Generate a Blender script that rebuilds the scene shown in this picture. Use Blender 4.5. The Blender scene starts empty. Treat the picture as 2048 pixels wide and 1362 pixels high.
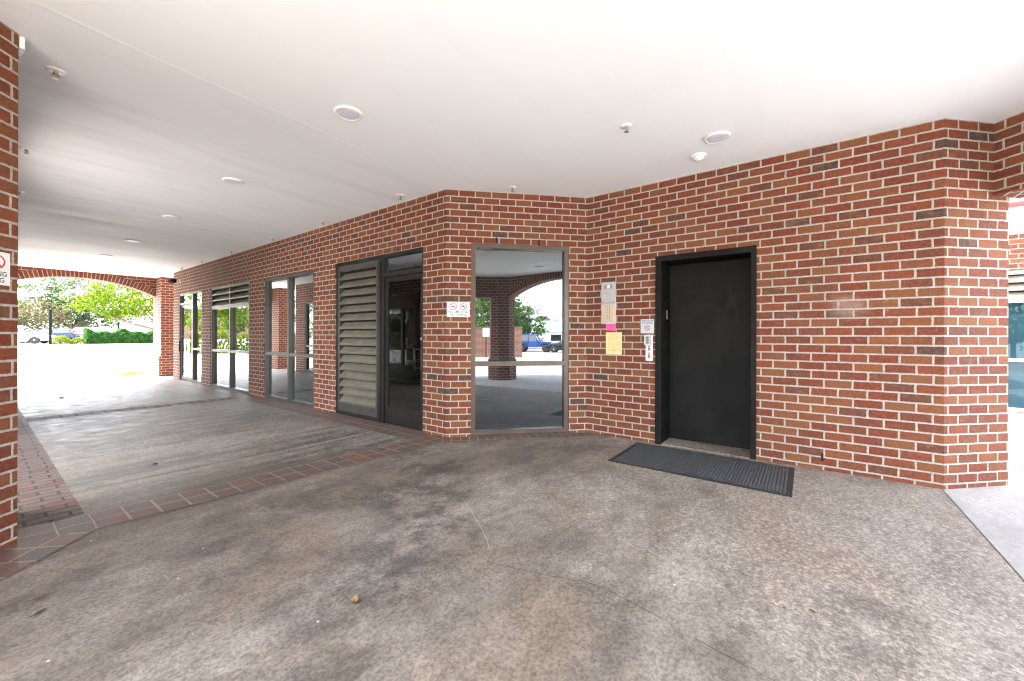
import bpy, bmesh, math, random
from mathutils import Vector
random.seed(7)
scene = bpy.context.scene
COL = scene.collection
PI = math.pi
CE = 3.05          # ceiling height
CAMZ = 1.25
R2 = math.sqrt(0.5)

# ------------------------------------------------------------------ nodes
class N:
    def __init__(s, name):
        s.m = bpy.data.materials.new(name); s.m.use_nodes = True
        s.t = s.m.node_tree; s.t.nodes.clear()
        s.out = s.t.nodes.new('ShaderNodeOutputMaterial')
    def node(s, typ, **kw):
        n = s.t.nodes.new(typ)
        for k, v in kw.items(): setattr(n, k, v)
        return n
    def set(s, sock, v):
        if isinstance(v, bpy.types.NodeSocket): s.t.links.new(v, sock)
        elif isinstance(v, (tuple, list)) and len(v) == 3 and sock.type == 'RGBA': sock.default_value = (*v, 1)
        else: sock.default_value = v
    def math(s, op, a, b=None, c=None, clamp=False):
        n = s.node('ShaderNodeMath', operation=op, use_clamp=clamp)
        s.set(n.inputs[0], a)
        if b is not None: s.set(n.inputs[1], b)
        if c is not None: s.set(n.inputs[2], c)
        return n.outputs[0]
    def vec(s, x, y, z=0.0):
        n = s.node('ShaderNodeCombineXYZ')
        for i, v in enumerate((x, y, z)): s.set(n.inputs[i], v)
        return n.outputs[0]
    def vmath(s, op, a, b):
        n = s.node('ShaderNodeVectorMath', operation=op)
        s.set(n.inputs[0], a); s.set(n.inputs[1], b)
        return n.outputs[0]
    def sep(s, v):
        n = s.node('ShaderNodeSeparateXYZ'); s.set(n.inputs[0], v); return n.outputs
    def noise(s, v, scale, detail=3.0, rough=0.55, dist=0.0):
        n = s.node('ShaderNodeTexNoise'); s.set(n.inputs['Vector'], v)
        n.inputs['Scale'].default_value = scale; n.inputs['Detail'].default_value = detail
        n.inputs['Roughness'].default_value = rough; n.inputs['Distortion'].default_value = dist
        return n.outputs['Fac']
    def mix(s, f, a, b, blend='MIX'):
        n = s.node('ShaderNodeMix', data_type='RGBA', blend_type=blend)
        s.set(n.inputs[0], f); s.set(n.inputs[6], a); s.set(n.inputs[7], b)
        return n.outputs[2]
    def rng(s, v, a, b, c=0.0, d=1.0):
        n = s.node('ShaderNodeMapRange', interpolation_type='SMOOTHSTEP')
        s.set(n.inputs[0], v)
        for i, x in enumerate((a, b, c, d)): n.inputs[i + 1].default_value = x
        return n.outputs[0]
    def ramp(s, v, stops, interp='LINEAR'):
        n = s.node('ShaderNodeValToRGB'); s.set(n.inputs[0], v)
        e = n.color_ramp.elements; n.color_ramp.interpolation = interp
        while len(e) < len(stops): e.new(0.5)
        for el, (p, c) in zip(e, stops): el.position = p; el.color = (*c, 1)
        return n.outputs[0]
    def obj(s):
        g = s.node('ShaderNodeNewGeometry'); return g.outputs['Position']
    def uv(s):
        return s.node('ShaderNodeUVMap', uv_map='UVMap').outputs[0]
    def map(s, v, scale=(1, 1, 1), rot=0.0, loc=(0, 0, 0)):
        n = s.node('ShaderNodeMapping'); s.set(n.inputs[0], v)
        n.inputs['Scale'].default_value = scale; n.inputs['Rotation'].default_value = (0, 0, rot)
        n.inputs['Location'].default_value = loc
        return n.outputs[0]
    def bump(s, h, dist=0.004, st=1.0):
        n = s.node('ShaderNodeBump'); n.inputs['Strength'].default_value = st
        n.inputs['Distance'].default_value = dist; s.set(n.inputs['Height'], h)
        return n.outputs[0]
    def pbr(s, color, rough=0.6, metal=0.0, normal=None, spec=0.5, **kw):
        b = s.node('ShaderNodeBsdfPrincipled')
        s.set(b.inputs['Base Color'], color); s.set(b.inputs['Roughness'], rough)
        s.set(b.inputs['Metallic'], metal); s.set(b.inputs['Specular IOR Level'], spec)
        if normal is not None: s.set(b.inputs['Normal'], normal)
        for k, v in kw.items(): s.set(b.inputs[k], v)
        s.t.links.new(b.outputs[0], s.out.inputs[0])
        return s.m

def simple(name, color, rough=0.5, metal=0.0, var=0.12, scale=8.0, spec=0.5, bump=0.0):
    n = N(name); p = n.obj()
    a = n.noise(p, scale, 4)
    c0 = tuple(x * (1 - var) for x in color); c1 = tuple(min(1, x * (1 + var)) for x in color)
    col = n.mix(n.rng(a, 0.3, 0.7), c0, c1)
    r = n.rng(n.noise(p, scale * 1.5, 2), 0.3, 0.7, max(0.02, rough - 0.05), min(1, rough + 0.05))
    return n.pbr(col, r, metal, n.bump(n.noise(p, scale * 25, 2), bump, 0.5) if bump else None, spec)

BRICK_PAL = [(0.0, (.168, .039, .020)), (0.14, (.196, .051, .023)), (0.28, (.152, .039, .022)),
             (0.42, (.208, .069, .028)), (0.54, (.140, .044, .025)), (0.65, (.190, .073, .031)),
             (0.77, (.172, .055, .027)), (0.915, (.114, .044, .030)), (0.987, (.070, .044, .038))]
PAVE_PAL = [(0.0, (.158, .088, .072)), (0.3, (.134, .082, .069)), (0.5, (.115, .100, .090)),
            (0.66, (.168, .098, .080)), (0.84, (.098, .094, .087))]

def brick_mat(name, offset=0.5, pal=BRICK_PAL, mortar=(.45, .395, .335), bl=0.2032, rh=0.0813,
              joint=0.0074, v0=0.040, seed=0.0, bump=0.006, dirt=0.0, sheen=0.82, spec=0.25, patch=None):
    n = N(name); uv = n.uv()
    w = n.noise(uv, 26.0, 2); w2 = n.noise(n.vmath('ADD', uv, (7.3, 2.1, 0)), 26.0, 2)
    S = n.sep(uv)
    u = n.math('ADD', S[0], n.math('MULTIPLY', n.math('SUBTRACT', w, .5), .008))
    v = n.math('ADD', n.math('SUBTRACT', S[1], v0), n.math('MULTIPLY', n.math('SUBTRACT', w2, .5), .006))
    vr = n.math('DIVIDE', v, rh); row = n.math('FLOOR', vr); fv = n.math('FRACT', n.math('ADD', vr, 200.0))
    par = n.math('FLOORED_MODULO', row, 2.0)
    wr = n.node('ShaderNodeTexWhiteNoise', noise_dimensions='1D'); n.set(wr.inputs['W'], n.math('ADD', row, 31.7 + seed))
    ur = n.math('ADD', n.math('DIVIDE', u, bl), n.math('MULTIPLY', par, offset))
    if offset: ur = n.math('ADD', ur, n.math('MULTIPLY', n.math('SUBTRACT', wr.outputs[0], .5), .07))
    col = n.math('FLOOR', ur); fu = n.math('FRACT', n.math('ADD', ur, 200.0))
    du = n.math('MULTIPLY', n.math('MINIMUM', fu, n.math('SUBTRACT', 1.0, fu)), bl)
    dv = n.math('MULTIPLY', n.math('MINIMUM', fv, n.math('SUBTRACT', 1.0, fv)), rh)
    d = n.math('SUBTRACT', n.math('MINIMUM', du, dv), n.math('MULTIPLY', n.math('SUBTRACT', n.noise(uv, 75.0, 2), .5), .006))
    mask = n.rng(d, joint - .0016, joint + .0014)
    wn = n.node('ShaderNodeTexWhiteNoise', noise_dimensions='3D'); n.set(wn.inputs['Vector'], n.vec(n.math('ADD', col, .5), n.math('ADD', row, .5), seed))
    base = n.ramp(wn.outputs['Value'], pal, 'CONSTANT')
    # kiln flash: patches of darker / browner burn inside each brick, different on each
    shift = n.vmath('ADD', uv, n.vmath('MULTIPLY', wn.outputs['Color'], (37., 53., 0.)))
    fl = n.rng(n.noise(n.map(shift, (1, 1.6, 1)), 9.0, 3, .6), .50, .70)
    base = n.mix(n.math('MULTIPLY', fl, .62), base, n.mix(wn.outputs['Value'], (.070, .042, .036), (.21, .105, .046)))
    base = n.mix(n.math('MULTIPLY', n.rng(n.noise(shift, 30.0, 3), .4, .7), .40), base, (.25, .092, .045))
    grit = n.noise(n.map(uv, (1, 0.45, 1)), 210.0, 2, .7)
    base = n.mix(n.rng(grit, .52, .68, 0, .68), base, (.030, .018, .016))
    base = n.mix(n.rng(grit, .36, .24, 0, .4), base, (.30, .18, .13))
    # smears of mortar left on the face
    sm = n.rng(n.noise(uv, 17.0, 5, .7), .655, .72, 0, .5)
    base = n.mix(sm, base, tuple(c * .9 for c in mortar))
    mo = n.mix(n.rng(n.noise(uv, 55.0, 4, .7), .35, .7), tuple(c * .74 for c in mortar), tuple(min(1, c * 1.1) for c in mortar))
    mo = n.mix(n.rng(n.noise(uv, 2.3, 3), .45, .7, 0, .35), mo, tuple(c * .66 for c in mortar))
    c = n.mix(mask, mo, base)
    big = n.noise(uv, 0.9, 3)
    c = n.mix(n.rng(big, .5, .75, 0, .20), c, (.07, .045, .035))
    # wire-cut drag marks
    drag = n.noise(n.map(shift, (1.0, .12, 1)), 120.0, 3, .7)
    c = n.mix(n.math('MULTIPLY', mask, n.rng(drag, .52, .66, 0, .45)), c, n.mix(1.0, c, (.55, .5, .48), 'MULTIPLY'))
    if patch:
        dd = n.vmath('SUBTRACT', n.obj(), patch); dd = n.vmath('MULTIPLY', dd, (1.0, 1.0, 1.25))
        ln = n.node('ShaderNodeVectorMath', operation='LENGTH'); n.set(ln.inputs[0], dd)
        pm = n.math('MULTIPLY', n.rng(n.math('ADD', ln.outputs['Value'], n.math('MULTIPLY', n.noise(n.obj(), 7.0, 4), .22)), .30, .16), n.rng(n.noise(n.obj(), 60.0, 4, .8), .35, .6, .35, .85))
        c = n.mix(n.math('MULTIPLY', pm, .50), c, (.38, .30, .26))
    if dirt: c = n.mix(n.rng(n.noise(n.obj(), 1.7, 5, .65), .35, .62, 0, dirt), c, (.075, .066, .058))
    h = n.math('ADD', n.math('MULTIPLY', mask, 1.0), n.math('ADD', n.math('MULTIPLY', grit, .22), n.math('MULTIPLY', n.noise(shift, 24.0, 3), .3)))
    return n.pbr(c, n.rng(grit, .3, .7, sheen - .1, sheen + .1), 0.0, n.bump(h, bump, .9), spec)

def concrete_mat(name, dark, light, warm, rot=0.0, streak=(2.2, .22), rough=(.55, .85), bias=0.5, seed=0, stains=0.5, spec=0.4, speck=True, arcs=False, wear_light=None, sk=.45, mb=1.2, grain=1.0, cw=.13):
    n = N(name); p = n.vmath('ADD', n.obj(), (seed * 3.1, seed * 1.7, 0))
    big = n.noise(p, .62, 5, .62, .4)
    st = n.noise(n.map(p, (streak[1], streak[0], 1), rot), 2.1, 6, .68, .5)
    mid = n.noise(p, 5.0, 6, .7)
    fine = n.noise(p, 105.0, 3, .75)
    f = n.math('ADD', n.math('MULTIPLY', big, 1 - sk), n.math('MULTIPLY', st, sk))
    f = n.math('ADD', n.math('MULTIPLY', f, .72), n.math('MULTIPLY', mid, .28))
    c = n.mix(n.rng(f, bias - cw, bias + cw), dark, light)
    c = n.mix(n.rng(n.noise(n.vmath('ADD', p, (9, 4, 0)), 1.1, 4), .42, .66, 0, .6), c, warm)
    # worn-off paste: pale freckles over the trowelled skin
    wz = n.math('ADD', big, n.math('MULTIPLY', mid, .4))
    if wear_light:
        S = n.sep(n.obj()); wz = n.math('ADD', wz, n.math('MULTIPLY', n.math('SUBTRACT', n.math('ADD', n.math('MULTIPLY', S[0], wear_light[0]), n.math('MULTIPLY', S[1], wear_light[1])), wear_light[2]), .16))  # freckles thicken towards one side: wear, plus the brighter light there painted in
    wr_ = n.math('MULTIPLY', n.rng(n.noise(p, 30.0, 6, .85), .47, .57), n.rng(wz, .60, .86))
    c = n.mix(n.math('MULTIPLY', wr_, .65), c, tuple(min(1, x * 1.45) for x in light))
    blot = n.math('MULTIPLY', n.rng(n.noise(n.vmath('ADD', p, (2, 31, 0)), 1.3, 5, .7, .8), .54, .70), stains)
    c = n.mix(blot, c, tuple(x * .42 for x in dark))
    if arcs:   # turning tyre scuffs
        for (cx, cy, rr, wd, am) in arcs:
            dd = n.vmath('SUBTRACT', n.obj(), (cx, cy, 0.0))
            ln = n.node('ShaderNodeVectorMath', operation='LENGTH'); n.set(ln.inputs[0], dd)
            rad = n.math('ADD', ln.outputs['Value'], n.math('MULTIPLY', n.noise(p, 1.5, 3), .25))
            band = n.math('SUBTRACT', 1.0, n.rng(n.math('ABSOLUTE', n.math('SUBTRACT', rad, rr)), wd * .3, wd))
            band = n.math('MULTIPLY', band, n.rng(n.noise(p, 2.4, 5, .75), .42, .62))
            c = n.mix(n.math('MULTIPLY', band, am), c, (.045, .042, .040))
    dk_ = n.mix(1.0, c, (.46, .44, .42), 'MULTIPLY'); lt_ = n.mix(1.0, c, (1.55, 1.52, 1.48), 'MULTIPLY')
    m8 = n.noise(n.map(p, (.8, 1.25, 1), rot), 6.0, 8, .80, .3)
    c = n.mix(n.rng(m8, .515, .60, 0, .55 * grain), c, dk_)
    c = n.mix(n.rng(m8, .485, .40, 0, .45 * grain), c, lt_)
    f2 = n.noise(n.map(p, (.9, 1.1, 1), rot + .5), 19.0, 7, .9)
    c = n.mix(n.rng(f2, .51, .57, 0, .50 * grain), c, dk_)
    c = n.mix(n.rng(f2, .485, .42, 0, .55 * grain), c, lt_)
    f3 = n.noise(p, 58.0, 2, .8)
    c = n.mix(n.rng(f3, .52, .60, 0, .66 * grain), c, dk_)
    c = n.mix(n.rng(f3, .47, .40, 0, .60 * grain), c, lt_)
    if speck:
        vo = n.node('ShaderNodeTexVoronoi'); n.set(vo.inputs['Vector'], p); vo.inputs['Scale'].default_value = 7.0
        wn = n.node('ShaderNodeTexWhiteNoise'); n.set(wn.inputs['Vector'], vo.outputs['Position'])
        dot = n.math('MULTIPLY', n.math('LESS_THAN', vo.outputs['Distance'], .045), n.math('GREATER_THAN', wn.outputs['Value'], .76))
        c = n.mix(n.math('MULTIPLY', dot, .8), c, (.62, .58, .52))
        dk = n.math('MULTIPLY', n.math('LESS_THAN', vo.outputs['Distance'], .05), n.math('LESS_THAN', wn.outputs['Value'], .12))
        c = n.mix(n.math('MULTIPLY', dk, .8), c, (.04, .035, .03))
    r = n.rng(n.math('ADD', n.math('MULTIPLY', f, .6), n.math('MULTIPLY', mid, .4)), .35, .65, rough[0], rough[1])
    h = n.math('ADD', n.math('MULTIPLY', fine, .7), n.math('MULTIPLY', mid, mb))
    return n.pbr(c, r, 0.0, n.bump(h, .004, .5), spec)

def glass_mat(name, lo, hi, tint, base, wav=0.02):
    n = N(name); p = n.obj()
    lw = n.node('ShaderNodeLayerWeight'); lw.inputs['Blend'].default_value = 0.5
    fac = n.math('ADD', lo, n.math('MULTIPLY', n.math('POWER', lw.outputs['Facing'], 1.7), hi - lo), clamp=True)
    g = n.node('ShaderNodeBsdfGlossy'); n.set(g.inputs['Color'], tint); g.inputs['Roughness'].default_value = 0.004
    d = n.node('ShaderNodeBsdfDiffuse'); n.set(d.inputs['Color'], base)
    n.set(g.inputs['Normal'], n.bump(n.noise(p, 1.3, 1), wav, .015))
    mx = n.node('ShaderNodeMixShader'); n.set(mx.inputs[0], fac)
    n.t.links.new(d.outputs[0], mx.inputs[1]); n.t.links.new(g.outputs[0], mx.inputs[2])
    n.t.links.new(mx.outputs[0], n.out.inputs[0])
    return n.m

def leaf_mat(name, c0, c1, trans=0.45):
    n = N(name); g = n.node('ShaderNodeNewGeometry')
    big = n.noise(g.outputs['Position'], .8, 3)
    r = n.math('ADD', n.math('MULTIPLY', g.outputs['Random Per Island'], .65), n.math('MULTIPLY', big, .45))
    c = n.mix(n.rng(r, .15, .9), c0, c1)
    b = n.node('ShaderNodeBsdfDiffuse'); n.set(b.inputs[0], c)
    t = n.node('ShaderNodeBsdfTranslucent'); n.set(t.inputs[0], n.mix(.5, c, (.95, 1.0, .40), 'MULTIPLY'))
    mx = n.node('ShaderNodeMixShader'); mx.inputs[0].default_value = trans
    n.t.links.new(b.outputs[0], mx.inputs[1]); n.t.links.new(t.outputs[0], mx.inputs[2])
    n.t.links.new(mx.outputs[0], n.out.inputs[0])
    return n.m

M = {}
M['brick'] = brick_mat('brick', patch=(4.74, -.30, 1.53))
M['brick_left'] = brick_mat('brick_left', seed=5.0)
M['brick_arch'] = brick_mat('brick_arch', offset=0.0, v0=0.0, seed=3.0, bl=0.2132)
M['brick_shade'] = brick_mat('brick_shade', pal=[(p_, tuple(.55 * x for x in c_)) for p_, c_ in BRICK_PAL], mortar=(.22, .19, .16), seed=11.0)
M['brick_red'] = brick_mat('brick_red', seed=9.0)
M['paver'] = brick_mat('paver', offset=0.0, pal=PAVE_PAL, mortar=(.30, .25, .195), bl=.160, rh=.17, joint=.007, v0=0.0, seed=2.0, bump=.004, dirt=.4, sheen=.62, spec=.45)
M['paver_small'] = brick_mat('paver_small', offset=0.0, pal=PAVE_PAL, mortar=(.34, .29, .23), bl=.105, rh=.17, joint=.0055, v0=0.0, seed=6.0, bump=.004, dirt=.3, sheen=.62, spec=.45)
PALE_PAL = [(0.0, (.235, .170, .145)), (0.35, (.200, .150, .132)), (0.6, (.185, .165, .150)), (0.8, (.250, .190, .165))]
M['paver_pale'] = brick_mat('paver_pale', offset=0.0, pal=PALE_PAL, mortar=(.045, .038, .032), bl=.160, rh=.36, joint=.011, v0=0.0, seed=8.0, bump=.004, dirt=.25, sheen=.78, spec=.22)
M['paver_run'] = brick_mat('paver_run', pal=[(p_, tuple(.5 * x + .28 * y for x, y in zip(c_, (.20, .16, .14)))) for p_, c_ in PALE_PAL] + [(.9, (.15, .075, .06))], mortar=(.05, .045, .04), bl=.205, rh=.102, joint=.0075, v0=0.0, seed=4.0, bump=.006, dirt=.3, sheen=.74, spec=.25)
M['floor'] = concrete_mat('floor', (.122, .101, .080), (.262, .229, .194), (.188, .145, .105), rot=.5, streak=(1.5, .4), rough=(.62, .9), bias=.50, seed=1, stains=.42, wear_light=(.707, -.707, 1.0, .55), grain=.72, cw=.115, arcs=[(-.6, 5.2, 4.1, .5, .5), (4.9, 4.9, 3.1, .35, .45), (1.45, 2.45, .70, .45, .5)])
M['walk'] = concrete_mat('walk', (.052, .043, .034), (.215, .190, .160), (.125, .096, .068), rot=0.0, streak=(3.4, .10), rough=(.46, .76), bias=.50, seed=2, stains=.45, spec=.5, sk=.85, mb=.25, grain=.75, cw=.085)
M['apron'] = concrete_mat('apron', (.265, .254, .238), (.365, .352, .334), (.315, .296, .270), rot=.4, streak=(1.2, .5), rough=(.7, .95), bias=.46, seed=3, stains=.10, grain=.22)
M['lot'] = concrete_mat('lot', (.22, .212, .20), (.30, .29, .275), (.26, .245, .225), rot=.2, streak=(1.2, .3), rough=(.8, .95), bias=.47, seed=4, stains=.18, speck=False, grain=.5)
M['joint'] = simple('joint', (.05, .047, .043), .9)

def ceiling_mat():
    n = N('ceiling_paint'); p = n.obj()
    st = n.noise(n.map(p, (.24, 1.9, 1), .08), 1.5, 6, .62, 1.2)
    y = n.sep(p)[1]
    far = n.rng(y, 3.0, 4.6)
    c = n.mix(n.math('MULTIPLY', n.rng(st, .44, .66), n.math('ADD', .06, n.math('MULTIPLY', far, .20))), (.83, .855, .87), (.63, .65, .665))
    c = n.mix(n.rng(n.noise(p, .8, 4), .5, .75, 0, .12), c, (.70, .69, .68))
    h = n.math('ADD', n.math('MULTIPLY', st, 1.0), n.math('MULTIPLY', n.noise(p, 60.0, 3), .12))
    r = n.rng(st, .35, .65, .60, .80)
    return n.pbr(c, r, 0.0, n.bump(h, .003, .12), .12)
M['ceiling'] = ceiling_mat()
M['bronze'] = simple('bronze_frame', (.100, .072, .054), .38, .35, .10, 5)
M['darkframe'] = simple('dark_frame', (.019, .0172, .0150), .45, .4, .2, 5)
M['greyframe'] = simple('grey_frame', (.095, .091, .083), .40, .6, .12, 5)
M['louver'] = simple('louver_paint', (.160, .140, .098), .6, .0, .18, 6)
M['louverlip'] = simple('louver_lip', (.120, .118, .102), .42, .2, .15, 6)
M['black'] = simple('black_void', (.010, .010, .010), .9)
M['doorpaint'] = None
def door_paint():
    n = N('door_paint'); p = n.obj()
    sc = n.noise(n.map(p, (1, 1.6, 1), .4), 9.0, 7, .78)
    c = n.mix(n.rng(n.noise(p, 2.2, 5), .35, .7), (.0060, .0057, .0054), (.0110, .0103, .0096))
    c = n.mix(n.rng(sc, .62, .70, 0, .45), c, (.030, .027, .024))
    c = n.mix(n.math('MULTIPLY', n.rng(n.noise(n.map(p, (1, 9, .6), .3), 24.0, 4, .8), .66, .72), n.rng(n.noise(p, 1.7, 2), .5, .62)), c, (.05, .045, .04))
    h = n.noise(p, 160.0, 2)
    return n.pbr(c, n.rng(sc, .3, .7, .52, .68), 0.0, n.bump(h, .0012, .5), .14)
M['doorpaint'] = door_paint()
M['glass'] = glass_mat('mirror_glass', .17, .96, (.90, .94, .97), (.012, .014, .016))
M['glassteal'] = glass_mat('teal_glass', .05, .5, (.55, .75, .85), (.008, .022, .030))
M['glassdark'] = glass_mat('door_glass', .06, .55, (.95, 1.0, .97), (.003, .003, .0028))
M['white'] = simple('white_plastic', (.78, .77, .75), .4, 0, .04)
M['lens'] = simple('light_lens', (.66, .65, .76), .4, 0, .03)
M['signwhite'] = simple('sign_white', (.80, .80, .79), .4, 0, .03)
M['signgrey'] = simple('sign_grey', (.50, .51, .54), .4, 0, .04)
M['black_ink'] = simple('black_ink', (.02, .02, .022), .5)
M['red_ink'] = simple('red_ink', (.55, .03, .05), .5)
M['alu'] = simple('brushed_aluminium', (.56, .57, .58), .42, .8, .06, 12)
M['steel'] = simple('steel', (.42, .42, .42), .4, .9, .1)
M['brass'] = simple('brass', (.36, .31, .23), .4, .6, .1)
M['amber'] = simple('amber_label', (.74, .44, .13), .5, 0, .1)
M['pink'] = simple('pink_paper', (.80, .12, .33), .7, 0, .05)
M['yellow'] = simple('yellow_paper', (.74, .60, .29), .7, 0, .07)
M['grey_ink'] = simple('grey_ink', (.40, .31, .16), .7)
M['rubber'] = simple('rubber', (.018, .018, .019), .55, 0, .3)
def mat_field():
    n = N('mat_carpet'); p = n.obj()
    c = n.mix(n.rng(n.noise(p, 140.0, 3), .35, .7), (.032, .033, .035), (.100, .101, .106))
    c = n.mix(n.rng(n.noise(p, 9.0, 4), .5, .7, 0, .4), c, (.10, .098, .098))
    vo = n.node('ShaderNodeTexVoronoi'); n.set(vo.inputs['Vector'], p); vo.inputs['Scale'].default_value = 15.0
    wn = n.node('ShaderNodeTexWhiteNoise'); n.set(wn.inputs['Vector'], vo.outputs['Position'])
    dot = n.math('MULTIPLY', n.math('LESS_THAN', vo.outputs['Distance'], .075), n.math('GREATER_THAN', wn.outputs['Value'], .88))
    c = n.mix(dot, c, (.42, .41, .39))
    return n.pbr(c, .85, 0, n.bump(n.noise(p, 200.0, 2), .003, .8), .3)
M['carpet'] = mat_field()
M['dryleaf'] = simple('dry_leaf', (.27, .165, .080), .7, 0, .25, 40)
M['brownleaf'] = simple('brown_leaf', (.10, .06, .035), .7, 0, .25, 40)
M['bark'] = simple('bark', (.13, .095, .070), .9, 0, .35, 6)
M['leaf_lime'] = leaf_mat('leaf_lime', (.036, .068, .007), (.108, .150, .016), .5)
M['leaf_green'] = leaf_mat('leaf_green', (0.0289, 0.0751, 0.0187), (0.1085, 0.1805, 0.0433), .4)
M['leaf_pale'] = leaf_mat('leaf_pale', (0.0248, 0.0473, 0.0225), (0.0720, 0.1035, 0.0562), .5)
M['leaf_rust'] = leaf_mat('leaf_rust', (0.0350, 0.0406, 0.0182), (0.1155, 0.0945, 0.0665), .4)
M['leaf_hedge'] = leaf_mat('leaf_hedge', (.014, .055, .014), (.058, .140, .032), .3)
M['leaf_yellow'] = leaf_mat('leaf_yellow', (0.0600, 0.0975, 0.0105), (0.1500, 0.1800, 0.0263), .4)
M['grass'] = leaf_mat('grass', (.09, .13, .03), (.26, .27, .09), .4)
M['lawn'] = simple('lawn', (.10, .13, .045), .95, 0, .4, 3)
M['metalroof'] = simple('green_roof', (.33, .47, .42), .5, .1, .06, 2)
M['siding'] = simple('siding', (.72, .71, .69), .6, 0, .04)
M['redtrim'] = simple('red_trim', (.38, .05, .05), .5, 0, .08)
M['teal'] = simple('teal_awning', (.06, .38, .42), .6, 0, .08)
M['greylouver'] = simple('grey_louver', (.50, .51, .53), .5, .1, .05)
M['postdark'] = simple('post_dark', (.0022, .0036, .0045), .6, .0, .1, spec=.12)
M['bluepaint'] = simple('blue_paint', (.010, .055, .24), .3, .0, .05)
M['blackpaint'] = simple('black_paint', (.014, .014, .017), .2, .1, .05)
M['whitepaint'] = simple('white_paint', (.78, .78, .78), .25, 0, .03)
M['navypaint'] = simple('navy_paint', (.010, .020, .045), .2, .1, .05)
M['silverpaint'] = simple('silver_paint', (.52, .54, .57), .25, .4, .04)
M['carglass'] = glass_mat('car_glass', .12, .8, (.9, .95, 1.0), (.02, .024, .03))
M['tyre'] = simple('tyre', (.018, .018, .018), .8)
M['headlamp'] = simple('headlamp', (.75, .76, .78), .1, .3, .03)
M['tail'] = simple('tail_lamp', (.45, .02, .02), .3)
M['dumpster'] = simple('dumpster_paint', (.035, .13, .16), .5, .1, .15)
M['cap'] = simple('stone_cap', (.12, .105, .09), .85, 0, .2, 12)

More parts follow.
